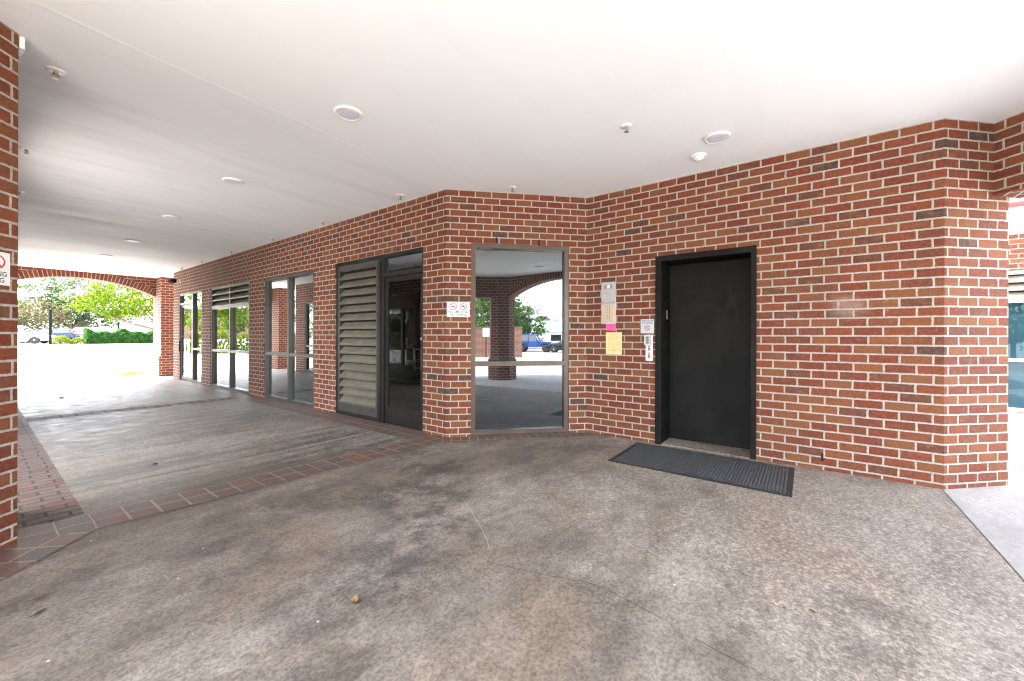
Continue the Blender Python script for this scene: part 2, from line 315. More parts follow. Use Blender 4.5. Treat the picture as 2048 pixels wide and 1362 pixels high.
# ------------------------------------------------------------------ mesh builder
class MB:
    def __init__(s): s.v = []; s.f = []; s.uv = []; s.mi = []; s.sm = []
    def face(s, pts, uvs=None, m=0, smooth=False):
        i = len(s.v); pts = [Vector(p) for p in pts]; s.v += pts
        s.f.append(tuple(range(i, i + len(pts)))); s.mi.append(m); s.sm.append(smooth)
        if uvs is None:
            nrm = (pts[1] - pts[0]).cross(pts[2] - pts[0])
            ax = max(range(3), key=lambda k: abs(nrm[k]))
            if ax == 2: uvs = [(p.x, p.y) for p in pts]
            else:
                t = Vector((-nrm.y, nrm.x, 0)); t = t.normalized() if t.length > 1e-9 else Vector((1, 0, 0))
                if t.x + t.y * .37 < 0: t = -t
                uvs = [(p.dot(t), p.z) for p in pts]
        s.uv.append(list(uvs))
    def hexa(s, c, m=0):   # c: 8 corners, bottom 0-3 then top 4-7
        for q in ((3, 2, 1, 0), (4, 5, 6, 7), (0, 1, 5, 4), (1, 2, 6, 5), (2, 3, 7, 6), (3, 0, 4, 7)):
            s.face([c[k] for k in q], None, m)
    def box(s, x0, x1, y0, y1, z0, z1, m=0):
        s.hexa([(x0, y0, z0), (x1, y0, z0), (x1, y1, z0), (x0, y1, z0), (x0, y0, z1), (x1, y0, z1), (x1, y1, z1), (x0, y1, z1)], m)
    def wbox(s, W, s0, s1, d0, d1, z0, z1, m=0):
        s.hexa([W(s0, d0, z0), W(s1, d0, z0), W(s1, d1, z0), W(s0, d1, z0), W(s0, d0, z1), W(s1, d0, z1), W(s1, d1, z1), W(s0, d1, z1)], m)
    def lathe(s, o, prof, seg=32, m=0, axis=(0, 0, 1), smooth=True, cap=True):
        o = Vector(o); ax = Vector(axis).normalized()
        t = Vector((1, 0, 0)) if abs(ax.x) < .9 else Vector((0, 1, 0))
        e1 = ax.cross(t).normalized(); e2 = ax.cross(e1)
        rings = [[o + ax * h + (e1 * math.cos(2 * PI * k / seg) + e2 * math.sin(2 * PI * k / seg)) * r for k in range(seg)] for r, h in prof]
        for a, b in zip(rings, rings[1:]):
            for k in range(seg):
                s.face([a[k], a[(k + 1) % seg], b[(k + 1) % seg], b[k]], None, m, smooth)
        if cap:
            s.face(rings[0][::-1], None, m); s.face(rings[-1], None, m)
    def tube(s, pts, rad, seg=8, m=0):
        pts = [Vector(p) for p in pts]; rings = []
        for i, p in enumerate(pts):
            d = (pts[min(i + 1, len(pts) - 1)] - pts[max(i - 1, 0)]).normalized()
            t = Vector((0, 0, 1)) if abs(d.z) < .9 else Vector((1, 0, 0))
            e1 = d.cross(t).normalized(); e2 = d.cross(e1)
            r = rad[i] if isinstance(rad, (list, tuple)) else rad
            rings.append([p + (e1 * math.cos(2 * PI * k / seg) + e2 * math.sin(2 * PI * k / seg)) * r for k in range(seg)])
        for a, b in zip(rings, rings[1:]):
            for k in range(seg):
                s.face([a[k], a[(k + 1) % seg], b[(k + 1) % seg], b[k]], None, m, True)
        s.face(rings[0][::-1], None, m); s.face(rings[-1], None, m)
    def prism(s, poly, z0, z1, m=0):
        n = len(poly)
        s.face([(x, y, z1) for x, y in poly], None, m); s.face([(x, y, z0) for x, y in poly[::-1]], None, m)
        for i in range(n):
            a, b = poly[i], poly[(i + 1) % n]
            s.face([(a[0], a[1], z0), (b[0], b[1], z0), (b[0], b[1], z1), (a[0], a[1], z1)], None, m)
    def build(s, name, mats, parent=None, loc=None, merge=True, bevel=0.0, subsurf=0):
        off = Vector((0, 0, 0))
        if parent is not None: off = parent.location + (parent.parent.location if parent.parent else Vector())
        if loc is not None: off = off * 0 + Vector(loc)
        me = bpy.data.meshes.new(name)
        me.from_pydata([tuple(p - off) for p in s.v], [], s.f)
        ul = me.uv_layers.new(name='UVMap'); k = 0
        flat = []
        for u in s.uv:
            for a in u: flat += [a[0], a[1]]
        ul.data.foreach_set('uv', flat)
        for m in (mats if isinstance(mats, (list, tuple)) else [mats]): me.materials.append(m)
        me.polygons.foreach_set('material_index', s.mi); me.polygons.foreach_set('use_smooth', s.sm)
        if merge:
            bm = bmesh.new(); bm.from_mesh(me)
            bmesh.ops.remove_doubles(bm, verts=bm.verts, dist=1e-5)
            bmesh.ops.recalc_face_normals(bm, faces=bm.faces)
            bm.to_mesh(me); bm.free()
        me.update()
        o = bpy.data.objects.new(name, me); COL.objects.link(o)
        if parent is not None: o.parent = parent
        if loc is not None: o.location = loc
        if bevel:
            b = o.modifiers.new('bevel', 'BEVEL'); b.width = bevel; b.segments = 2; b.limit_method = 'ANGLE'
        if subsurf:
            b = o.modifiers.new('sub', 'SUBSURF'); b.levels = b.render_levels = subsurf
        return o

class Wall:   # wall frame: s along, d outwards from the face, z up
    def __init__(self, p0, p1, n):
        self.o = Vector((*p0, 0)); e = Vector((*p1, 0)) - self.o
        self.L = e.length; self.a = e / self.L; self.n = Vector((*n, 0)).normalized()
    def __call__(self, s, d, z): 
        return self.o + self.a * s + self.n * d + Vector((0, 0, z))
    def s_of_y(self, y): return (y - self.o.y) / self.a.y

def thing(name, label, cat, loc=(0, 0, 0), group=None):
    o = bpy.data.objects.new(name, None); COL.objects.link(o); o.location = loc; o.empty_display_size = .1
    return tag(o, label, cat, group)
def tag(o, label, cat, group=None):
    o['label'] = label; o['category'] = cat
    if group: o['group'] = group
    return o
def struct(o): o['kind'] = 'structure'; return o
def dup(root, loc, label, group=None):
    r = root.copy(); COL.objects.link(r); r.location = loc; r['label'] = label
    if group: r['group'] = group
    for ch in list(root.children):
        c = ch.copy(); COL.objects.link(c); c.parent = r
        for g in list(ch.children):
            d = g.copy(); COL.objects.link(d); d.parent = c
    return r

def text_faces(mb, W, txt, s, z, size, d, m=0, width=None, align='CENTER', bold=.012):
    """adds the letters of txt, lying on wall frame W"""
    cu = bpy.data.curves.new('t', 'FONT'); cu.body = txt; cu.size = size; cu.align_x = align; cu.align_y = 'CENTER'
    cu.offset = bold * size; cu.resolution_u = 3
    ob = bpy.data.objects.new('t', cu); COL.objects.link(ob)
    dg = bpy.context.evaluated_depsgraph_get(); me = bpy.data.meshes.new_from_object(ob.evaluated_get(dg))
    xs = [v.co.x for v in me.vertices]
    k = 1.0
    if width and xs: k = width / (max(xs) - min(xs))
    for p in me.polygons:
        mb.face([W(s + me.vertices[i].co.x * k, d, z + me.vertices[i].co.y) for i in p.vertices], None, m)
    bpy.data.objects.remove(ob); bpy.data.curves.remove(cu); bpy.data.meshes.remove(me)

def ring(mb, W, s, z, r0, r1, d, m=0, a0=0, a1=2 * PI, seg=40, ex=1.0):
    for k in range(seg):
        t0 = a0 + (a1 - a0) * k / seg; t1 = a0 + (a1 - a0) * (k + 1) / seg
        mb.face([W(s + math.cos(t) * r * ex, d, z + math.sin(t) * r) for t, r in ((t0, r0), (t1, r0), (t1, r1), (t0, r1))], None, m)
def bar(mb, W, s0, z0, s1, z1, w, d, m=0):
    dx, dz = s1 - s0, z1 - z0; L = math.hypot(dx, dz); px, pz = -dz / L * w / 2, dx / L * w / 2
    mb.face([W(s0 - px, d, z0 - pz), W(s1 - px, d, z1 - pz), W(s1 + px, d, z1 + pz), W(s0 + px, d, z0 + pz)], None, m)

def wall_faces(mb, W, openings, z1=3.4, u0=0.0, z0=-0.25, m=0):
    ss = sorted({0.0, W.L, *[q for o in openings for q in o[:2]]})
    zs = sorted({z0, z1, *[q for o in openings for q in o[2:4]]})
    for a, b in zip(ss, ss[1:]):
        for c, d in zip(zs, zs[1:]):
            if any(o[0] - 1e-6 <= a and b <= o[1] + 1e-6 and o[2] - 1e-6 <= c and d <= o[3] + 1e-6 for o in openings): continue
            mb.face([W(a, 0, c), W(b, 0, c), W(b, 0, d), W(a, 0, d)], [(u0 + a, c), (u0 + b, c), (u0 + b, d), (u0 + a, d)], m)
    for (a, b, c, d, dep) in openings:
        mb.face([W(a, 0, c), W(a, -dep, c), W(a, -dep, d), W(a, 0, d)], [(u0 + a, c), (u0 + a + dep, c), (u0 + a + dep, d), (u0 + a, d)], m)
        mb.face([W(b, 0, c), W(b, -dep, c), W(b, -dep, d), W(b, 0, d)], [(u0 + b, c), (u0 + b - dep, c), (u0 + b - dep, d), (u0 + b, d)], m)
        mb.face([W(a, 0, d), W(b, 0, d), W(b, -dep, d), W(a, -dep, d)], [(u0 + a, d), (u0 + b, d), (u0 + b, d - dep), (u0 + a, d - dep)], m)
    return u0 + W.L

def louver_slats(mb, W, s0, s1, z0, z1, n, front, depth=.085, m=0, ml=1):
    h = (z1 - z0) / n; t = .006
    for k in range(n):
        zb = z0 + k * h
        jit = (random.random() - .5) * .006
        fo, fi = front, front - depth
        zo, zi = zb + .030 + jit, zb + h * .84 + jit
        mb.hexa([W(s0, fo, zo - t), W(s1, fo, zo - t), W(s1, fi, zi - t), W(s0, fi, zi - t), W(s0, fo, zo), W(s1, fo, zo), W(s1, fi, zi), W(s0, fi, zi)], m)
        mb.wbox(W, s0, s1, fo - .004, fo + .008, zo - .030, zo + .001, ml)

def make_window(parent, W, s0, s1, z1, mull, trans, name='window', z0=0.012, fw=.055, front=-.012, depth=.10, frame='greyframe', louver=None, lrange=None, tilt=0.0, glass='glass', nolow=None):
    """storefront window: the frame is the window itself; its panes and louvers are sub-parts"""
    fb = MB(); f0, f1 = front - depth, front
    fb.wbox(W, s0, s0 + fw, f0, f1, z0, z1); fb.wbox(W, s1 - fw, s1, f0, f1, z0, z1)
    cols = [s0 + fw]
    for q in mull: cols += [q - fw / 2, q + fw / 2]
    cols.append(s1 - fw)
    for a, b in zip(cols[::2], cols[1::2]):
        fb.wbox(W, a, b, f0, f1 - .002, z0, z0 + fw); fb.wbox(W, a, b, f0, f1 - .002, z1 - fw, z1)
    for q in mull: fb.wbox(W, q - fw / 2, q + fw / 2, f0, f1 + .001, z0, z1)
    for a, b in zip(cols[::2], cols[1::2]):
        for t in trans: fb.wbox(W, a, b, f0, f1 - .002, t - fw / 2, t + fw / 2)
        if louver: fb.wbox(W, a, b, f0, f1 - .002, louver - fw / 2, louver + fw / 2)
    win = fb.build(name, M[frame], parent)
    zc = [z0 + fw]
    for t in trans: zc += [t - fw / 2, t + fw / 2]
    top = z1 - fw
    if louver: zc += [louver - fw / 2]
    else: zc.append(top)
    g = front - .055
    for a, b in zip(cols[::2], cols[1::2]):
        for c, d in zip(zc[::2], zc[1::2]):
            pm = MB(); ti = tilt * (d - c)
            lo = tilt * (c - 1.25); hi = tilt * (d - 1.25)
            pm.hexa([W(a, g - .006 + lo, c), W(b, g - .006 + lo, c), W(b, g + lo, c), W(a, g + lo, c), W(a, g - .006 + hi, d), W(b, g - .006 + hi, d), W(b, g + hi, d), W(a, g + hi, d)])
            pm.build('pane', M[glass], win)
        if louver:
            lm = MB(); louver_slats(lm, W, a, b, louver + fw / 2, top, 3, front - .01, .07)
            lm.wbox(W, a, b, front - .098, front - .094, louver + fw / 2, top, 2)
            lm.build('louver', [M['louver'], M['louverlip'], M['black']], win, merge=False)
    return win

# ------------------------------------------------------------------ camera, world, sun
cam = bpy.data.cameras.new('camera'); co = bpy.data.objects.new('camera', cam); COL.objects.link(co)
cam.sensor_width = 36; cam.lens = 36 * 796 / 2048; cam.clip_end = 2000; cam.clip_start = .02
cam.shift_y = -9 / 2048
co.location = (0, 0, CAMZ); co.rotation_euler = (math.radians(90), math.radians(-.15), math.radians(-53.57))
scene.camera = co

SUN = Vector((-.22, .52, .82)).normalized()
wd = bpy.data.worlds.new('World'); scene.world = wd; wd.use_nodes = True
nt = wd.node_tree; bg = nt.nodes['Background']
sky = nt.nodes.new('ShaderNodeTexSky'); sky.sky_type = 'NISHITA'; sky.sun_disc = False
sky.sun_elevation = math.asin(SUN.z); sky.sun_rotation = math.atan2(SUN.x, SUN.y)
sky.dust_density = 3.0; sky.air_density = 1.0; sky.ozone_density = 1.0
hs = nt.nodes.new('ShaderNodeHueSaturation'); hs.inputs['Saturation'].default_value = .42
nt.links.new(sky.outputs[0], hs.inputs['Color']); nt.links.new(hs.outputs[0], bg.inputs[0])
bg.inputs[1].default_value = .15
sl = bpy.data.lights.new('sun', 'SUN'); sl.energy = 2.0; sl.angle = math.radians(.5); sl.color = (1, .95, .88)
so = bpy.data.objects.new('sun', sl); COL.objects.link(so); so.rotation_euler = (-SUN).to_track_quat('-Z', 'Y').to_euler()
scene.view_settings.view_transform = 'Standard'; scene.view_settings.look = 'None'
scene.view_settings.exposure = 4.5; scene.view_settings.gamma = 1
scene.cycles.max_bounces = 10; scene.cycles.diffuse_bounces = 6; scene.cycles.glossy_bounces = 5
scene.cycles.filter_width = 1.15; scene.cycles.use_denoising = True; scene.cycles.sample_clamp_indirect = 8

# ------------------------------------------------------------------ ground and floors
def ground_z(x, y):
    if y > 17: return -.02 + min(y - 17, 45) * .0115
    if y < -6: return -.02 - min(-6 - y, 40) * .004
    return -.02
gb = MB()
xs = [-400, -120, -60, -30, -15, -6, 0, 6, 12, 20, 40, 80, 160, 400]
ys = [-400, -120, -46, -30, -15, -6, 0, 6, 12, 17, 25, 35, 48, 62, 120, 400]
for a, b in zip(xs, xs[1:]):
    for c, d in zip(ys, ys[1:]):
        gb.face([(a, c, ground_z(a, c)), (b, c, ground_z(b, c)), (b, d, ground_z(b, d)), (a, d, ground_z(a, d))])
struct(gb.build('parking_lot', M['lot']))

def sheet(name, poly, z, mat, uvf=None):
    mb = MB(); mb.face([(x, y, z) for x, y in poly], [uvf(x, y) for x, y in poly] if uvf else None)
    return struct(mb.build(name, mat, merge=False))
JY = -.905
struct_base = MB(); struct_base.box(-2.4, 10.25, JY - .005, JY + .005, -.018, -.006); struct(struct_base.build('floor_joint', M['joint']))
A_, B_ = (3.443, 3.547), (4.740, 2.281)
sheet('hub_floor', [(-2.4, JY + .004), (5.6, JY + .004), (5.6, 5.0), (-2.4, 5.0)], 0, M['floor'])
sheet('apron_floor', [(-2.4, -7.5), (10.28, -7.5), (10.28, JY - .004), (-2.4, JY - .004)], -.002, M['apron'])
ap = MB()
ap.box(5.9, 5.91, -7.5, -1.4, -.0015, -.0008); ap.box(4.6, 10.2, -3.21, -3.20, -.0015, -.0008)
struct(ap.build('apron_joint', M['joint']))
# entrance walk: slabs between paver bands
def yb(x, o): return 3.79 + (x - .16) * (3.50 - 3.79) / 3.283 + o
sheet('walkway', [(.465, yb(.465, .25)), (3.10, yb(3.10, .25)), (3.10, 8.98), (.465, 8.98)], .004, M['walk'])
sheet('walkway', [(.465, 9.33), (3.10, 9.33), (3.10, 15.0), (.465, 15.0)], .004, M['walk'])
ub = lambda x, y: (x, y - yb(x, -.09))
sheet('paver_band', [(.16, yb(.16, -.09)), (3.6, yb(3.6, -.09)), (3.6, yb(3.6, .25)), (.16, yb(.16, .25))], .0045, M['paver'], ub)
sheet('paver_band', [(.465, 8.98), (3.10, 8.98), (3.10, 9.33), (.465, 9.33)], .0045, M['paver_pale'], lambda x, y: (x, y - 8.985))
sheet('paver_band', [(.13, 15.0), (3.5, 15.0), (3.5, 15.34), (.13, 15.34)], .0045, M['paver'], lambda x, y: (x, y - 15.0))
sheet('paver_strip', [(.13, yb(.13, .25)), (.465, yb(.465, .25)), (.465, 15.0), (.13, 15.0)], .004, M['paver_run'])
sheet('paver_strip', [(3.10, yb(3.10, .25)), (3.5, yb(3.5, .25)), (3.5, 15.0), (3.10, 15.0)], .004, M['paver'], lambda x, y: (y, x - 3.10))
q = .225 * math.sqrt(2)
sheet('paver_strip', [(3.443, 3.547), (3.443 - .22, 3.547 - .093), (4.76 - .0, 2.281 - q + .0), (4.76, 2.30)], .005, M['paver_small'],
      lambda x, y: ((x - y) * R2, 4.943 - (x + y) * R2 - .0))
sheet('paver_strip', [(.16, 3.793), (-1.2, 2.433), (-1.2 + .02, 2.433 - .42), (.478, 3.668)], .005, M['paver'],
      lambda x, y: ((x + y) * R2, (x - y) * R2 + 2.57))

# ------------------------------------------------------------------ right-hand building
RB = thing('brick_building', 'red brick building with storefront windows, louver, elevator door and a reflecting corner window', 'building', (5, 5, 0))
WA = Wall((3.443, 3.547), (3.443, 14.69), (-1, 0))
WM = Wall((3.443, 3.547), (4.740, 2.281), (-1, -1.0245))
WB = Wall((4.740, 2.281), (4.740, -.916), (-1, 0))
WC = Wall((4.740, -.916), (5.203, -1.379), (-1, -1))
WS = Wall((5.203, -1.379), (9.2, -1.379), (0, -1))
WE = Wall((9.2, -1.379), (9.2, 14.69), (1, 0))
WN = Wall((9.2, 14.69), (3.443, 14.69), (0, 1))
ya = lambda y: y - 3.547
sb = lambda y: 2.281 - y
HD = 2.40
oA = [(ya(3.966), ya(6.047), -.25, HD, .13), (ya(6.722), ya(8.677), -.25, HD - .03, .12), (ya(9.402), ya(11.68), -.25, HD, .12), (ya(12.323), ya(14.176), -.25, HD, .12)]
oM = [(.305, 1.565, -.25, 2.406, .12)]
oB = [(sb(1.411), sb(.404), -.25, 2.182, .36)]
mb = MB()
wall_faces(mb, WA, oA, u0=.05)
u = wall_faces(mb, WM, oM, u0=-.05 + .1)
u = wall_faces(mb, WB, oB, u0=.12)
u = wall_faces(mb, WC, [], u0=u)
u = wall_faces(mb, WS, [], u0=u); u = wall_faces(mb, WE, [], u0=u); wall_faces(mb, WN, [], u0=u)
mb.build('wall', M['brick'], RB, merge=False)
mb = MB(); mb.prism([(3.45, 3.55), (4.745, 2.285), (4.745, -.91), (5.206, -1.372), (9.19, -1.372), (9.19, 14.68), (3.45, 14.68)], 3.40, 3.62)
mb.build('roof', M['cap'], RB)
# behind the openings: dark rooms
mb = MB()
mb.wbox(WA, ya(3.9), ya(14.3), -.40, -.36, -.2, 2.6); mb.wbox(WM, .25, 1.6, -.30, -.28, -.2, 2.6)
mb.build('dark_interior', M['black'], RB)

make_window(RB, WA, ya(6.722), ya(8.677), HD - .03, [ya(7.69)], [.895])
make_window(RB, WA, ya(9.402), ya(11.68), HD, [ya(10.5)], [.885], louver=1.90)
make_window(RB, WM, .305, 1.565, 2.406, [], [.90], frame='bronze', tilt=-math.tan(math.radians(.22)), fw=.057)

def glazed_door(parent, W, s_latch, s_hinge, ztop, framem, glass, kick=.25):
    """leaf between s_latch and s_hinge; returns the leaf"""
    lo, hi = min(s_latch, s_hinge), max(s_latch, s_hinge)
    d = MB(); f0, f1 = -.075, -.035
    st = .055
    d.wbox(W, lo, lo + st, f0, f1, .02, ztop); d.wbox(W, hi - st, hi, f0, f1, .02, ztop)
    d.wbox(W, lo + st, hi - st, f0, f1 - .001, .02, kick); d.wbox(W, lo + st, hi - st, f0, f1 - .001, ztop - .065, ztop)
    leaf = d.build('door', M[framem], parent, bevel=.002)
    p = MB(); p.wbox(W, lo + st, hi - st, -.060, -.054, kick, ztop - .065); p.build('pane', M[glass], leaf)
    sg = 1 if s_hinge > s_latch else -1
    h = MB(); hx = s_latch + sg * .095
    h.tube([W(hx, .03, .80), W(hx, .03, 1.10)], .013, 10)
    h.tube([W(hx - sg * .04, -.04, .83), W(hx, .03, .83)], .009, 8); h.tube([W(hx - sg * .04, -.04, 1.07), W(hx, .03, 1.07)], .009, 8)
    h.build('handle', M['darkframe'], leaf)
    k = MB(); k.lathe(W(s_latch + sg * .03, -.036, 1.21), [(.024, 0), (.022, .006), (.012, .010), (.012, .014)], 16, axis=W.n)
    k.build('lock', M['steel'], leaf)
    pl = MB(); pl.wbox(W, s_latch + .004 if sg > 0 else s_latch - .050, s_latch + .050 if sg > 0 else s_latch - .004, -.034, -.028, .80, 1.10)
    pl.build('push_plate', M['black_ink'], leaf)
    return leaf

# door and louver unit near the corner
fr = MB(); F0, F1 = -.12, -.008
y0, ym, y1 = ya(3.966), ya(4.865), ya(6.047)
fr.wbox(WA, y0, y0 + .03, F0, F1, .012, HD); fr.wbox(WA, ym - .055, ym + .085, F0, F1, .012, HD); fr.wbox(WA, y1 - .05, y1, F0, F1, .012, HD)
fr.wbox(WA, y0 + .03, ym - .055, F0, F1 - .002, HD - .05, HD); fr.wbox(WA, ym + .085, y1 - .05, F0, F1 - .002, HD - .06, HD)
fr.wbox(WA, y0 + .03, ym - .055, F0, F1 - .002, 2.075, 2.135); fr.wbox(WA, ym + .085, y1 - .05, F0, F1 - .002, .012, .07)
fr.wbox(WA, ym + .010, ym + .020, F1, F1 + .012, .012, HD - .1)
du = fr.build('door_frame', M['darkframe'], RB, bevel=.002)
tp = MB(); tp.wbox(WA, y0 + .03, ym - .055, -.07, -.05, 2.135, HD - .05); tp.build('transom_panel', M['carglass'], du)
glazed_door(RB, WA, y0 + .033, ym - .058, 2.072, 'darkframe', 'glassdark')
lf = MB()
lf.wbox(WA, ym + .085, ym + .13, -.10, -.012, .07, HD - .06); lf.wbox(WA, y1 - .095, y1 - .05, -.10, -.012, .07, HD - .06)
lf.wbox(WA, ym + .13, y1 - .095, -.10, -.014, .07, .20); lf.wbox(WA, ym + .13, y1 - .095, -.10, -.014, 2.25, HD - .06)
lo = lf.build('louver', M['greyframe'], RB, bevel=.002)
lm = MB(); louver_slats(lm, WA, ym + .13, y1 - .095, .20, 2.25, 16, -.018, .075)
lm.wbox(WA, ym + .13, y1 - .095, -.112, -.106, .19, 2.26, 2)
lm.build('slats', [M['louver'], M['louverlip'], M['black']], lo, merge=False)
# far door with sidelight
fr = MB(); a, b, mm = ya(12.323), ya(14.176), ya(13.08)
for s0_, s1_ in ((a, a + .05), (mm - .06, mm + .06), (b - .05, b)): fr.wbox(WA, s0_, s1_, F0, F1, .012, HD)
for s0_, s1_ in ((a + .05, mm - .06), (mm + .06, b - .05)): fr.wbox(WA, s0_, s1_, F0, F1 - .002, HD - .055, HD)
fr.wbox(WA, a + .05, mm - .06, F0, F1 - .002, .012, .07); fr.wbox(WA, a + .05, mm - .06, F0, F1 - .002, .86, .915)
fr.wbox(WA, mm + .06, b - .05, F0, F1 - .002, 2.09, 2.14)
fd = fr.build('door_frame', M['greyframe'], RB, bevel=.002)
for c, d_ in ((.07, .86), (.915, HD - .055)):
    p = MB(); p.wbox(WA, a + .05, mm - .06, -.066, -.060, c, d_); p.build('pane', M['glass'], fd)
p = MB(); p.wbox(WA, mm + .06, b - .05, -.066, -.060, 2.14, HD - .055); p.build('pane', M['glass'], fd)
glazed_door(RB, WA, b - .053, mm + .063, 2.087, 'greyframe', 'glass', kick=.12)

# elevator door in its deep steel frame
ef = MB(); e0, e1 = sb(1.411), sb(.404)
ef.wbox(WB, e0, e0 + .068, -.335, .022, .0, 2.18); ef.wbox(WB, e1 - .050, e1, -.335, .022, .0, 2.18)
ef.wbox(WB, e0 + .068, e1 - .050, -.335, .020, 2.115, 2.18)
efo = ef.build('elevator_frame', M['doorpaint'], RB, bevel=.003)
ed = MB(); ed.wbox(WB, e0 + .070, e1 - .052, -.352, -.322, .012, 2.113); edo = ed.build('elevator_door', M['doorpaint'], RB, bevel=.002)
for (yy, zz, w_, h_) in ((1.085, 1.78, .007, .022), (.742, 1.475, .005, .032), (1.325, .33, .012, .05)):
    hb = MB(); hb.wbox(WB, sb(yy) - w_ / 2, sb(yy) + w_ / 2, -.3225, -.3205, zz - h_ / 2, zz + h_ / 2)
    hb.build('screw_hole', M['black'], edo)
jp = MB(); sp = e0 + .068
jp.hexa([WB(sp, -.235, 1.455), WB(sp + .003, -.235, 1.455), WB(sp + .003, -.195, 1.455), WB(sp, -.195, 1.455), WB(sp, -.235, 1.565), WB(sp + .003, -.235, 1.565), WB(sp + .003, -.195, 1.565), WB(sp, -.195, 1.565)])
jp.build('floor_plate', M['alu'], efo)
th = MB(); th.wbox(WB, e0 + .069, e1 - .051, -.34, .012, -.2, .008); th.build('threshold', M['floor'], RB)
# weep slots
for (W_, s_, z_) in ((WM, .62, 2.445), (WM, 1.165, 2.44), (WB, sb(-.127), .118)):
    wp = MB(); wp.wbox(W_, s_ - .010, s_ + .009, -.02, .0014, z_ - .036, z_ + .038)
    wp.build('weep_hole', M['black'], RB)

# ------------------------------------------------------------------ left-hand building
LB = thing('brick_building', 'matching brick building along the hidden left side of the walkway, mirrored in the windows', 'building', (-3, 8, 0))
VA = Wall((.16, 7.75), (.16, 14.69), (1, 0))
VC = Wall((-1.13, 2.503), (.16, 3.793), (1, -1))
va = lambda y: y - 7.75
oV = [(va(7.95), va(9.5), -.25, HD, .12), (va(10.3), va(11.9), -.25, HD, .12), (va(12.6), va(14.0), -.25, HD, .12)]
mb = MB(); u = 0.0
for W_, op in ((Wall((-6, 7.75), (.16, 7.75), (0, -1)), []), (VA, oV), (Wall((.16, 14.69), (-6, 14.69), (0, 1)), []), (Wall((-6, 14.69), (-6, 7.75), (-1, 0)), [])):
    u = wall_faces(mb, W_, op, u0=u)
mb.build('wall', M['brick_left'], LB, merge=False)
mb = MB(); mb.prism([(-6, 7.755), (.155, 7.755), (.155, 14.68), (-6, 14.68)], 3.40, 3.62); mb.build('roof', M['cap'], LB)
mb = MB(); mb.wbox(VA, va(7.8), va(14.3), -.40, -.36, -.2, 2.6); mb.build('dark_interior', M['black'], LB)
for (c, d_, lv) in ((7.95, 9.5, None), (10.3, 11.9, 1.9), (12.6, 14.0, None)):
    make_window(LB, VA, va(c), va(d_), HD, [], [.89], louver=lv)
LP = thing('brick_pier', 'clipped brick corner pier filling the left edge of the picture', 'pier', (-.5, 3.4, 0))
mb = MB(); u = 0.04
pp = [(-1.13, 2.503), (.16, 3.793), (.16, 4.45), (-.30, 4.45), (-1.50, 3.25), (-1.50, 2.503)]
for a, b in zip(pp, pp[1:] + pp[:1]):
    d_ = Vector(b) - Vector(a); u = wall_faces(mb, Wall(a, b, (d_.y, -d_.x)), [], z1=3.045, u0=u)
mb.build('shaft', M['brick_left'], LP, merge=False)
mb = MB(); mb.prism(pp, 3.0455, 3.049); mb.build('bed_joint', M['cap'], LP)

# ------------------------------------------------------------------ ceiling
mb = MB()
mb.prism([(4.08, 16.90), (4.08, 14.70), (3.458, 14.70), (3.458, 3.556), (4.756, 2.29), (4.756, -.91), (5.32, -1.475), (4.02, -2.80), (-.42, -2.80),
          (-1.68, -1.50), (-1.68, 7.74), (.150, 7.74), (.150, 14.70), (-.48, 14.70), (-.48, 16.90)][::-1], CE, 3.37)  # unseen west overhang added to keep sun off the walkway floor
struct(mb.build('ceiling', M['ceiling']))
# the slight ridge where the two ceiling boards meet
mb = MB()
for k in range(24):
    t0, t1 = k / 24, (k + 1) / 24
    P = lambda t: Vector((.17 + t * 3.27, 3.36 + .19 * t + .018 * math.sin(t * 9), 0))
    a, b = P(t0), P(t1); w_ = .008 + .026 * (1 - t0) ** 2; w2 = .008 + .026 * (1 - t1) ** 2
    mb.face([(a.x, a.y - w_, CE + .001), (b.x, b.y - w2, CE + .001), (b.x, b.y, CE - .0022), (a.x, a.y, CE - .0022)])
    mb.face([(a.x, a.y, CE - .0022), (b.x, b.y, CE - .0022), (b.x, b.y + w2, CE + .001), (a.x, a.y + w_, CE + .001)])
struct(mb.build('ceiling_seam', M['ceiling']))

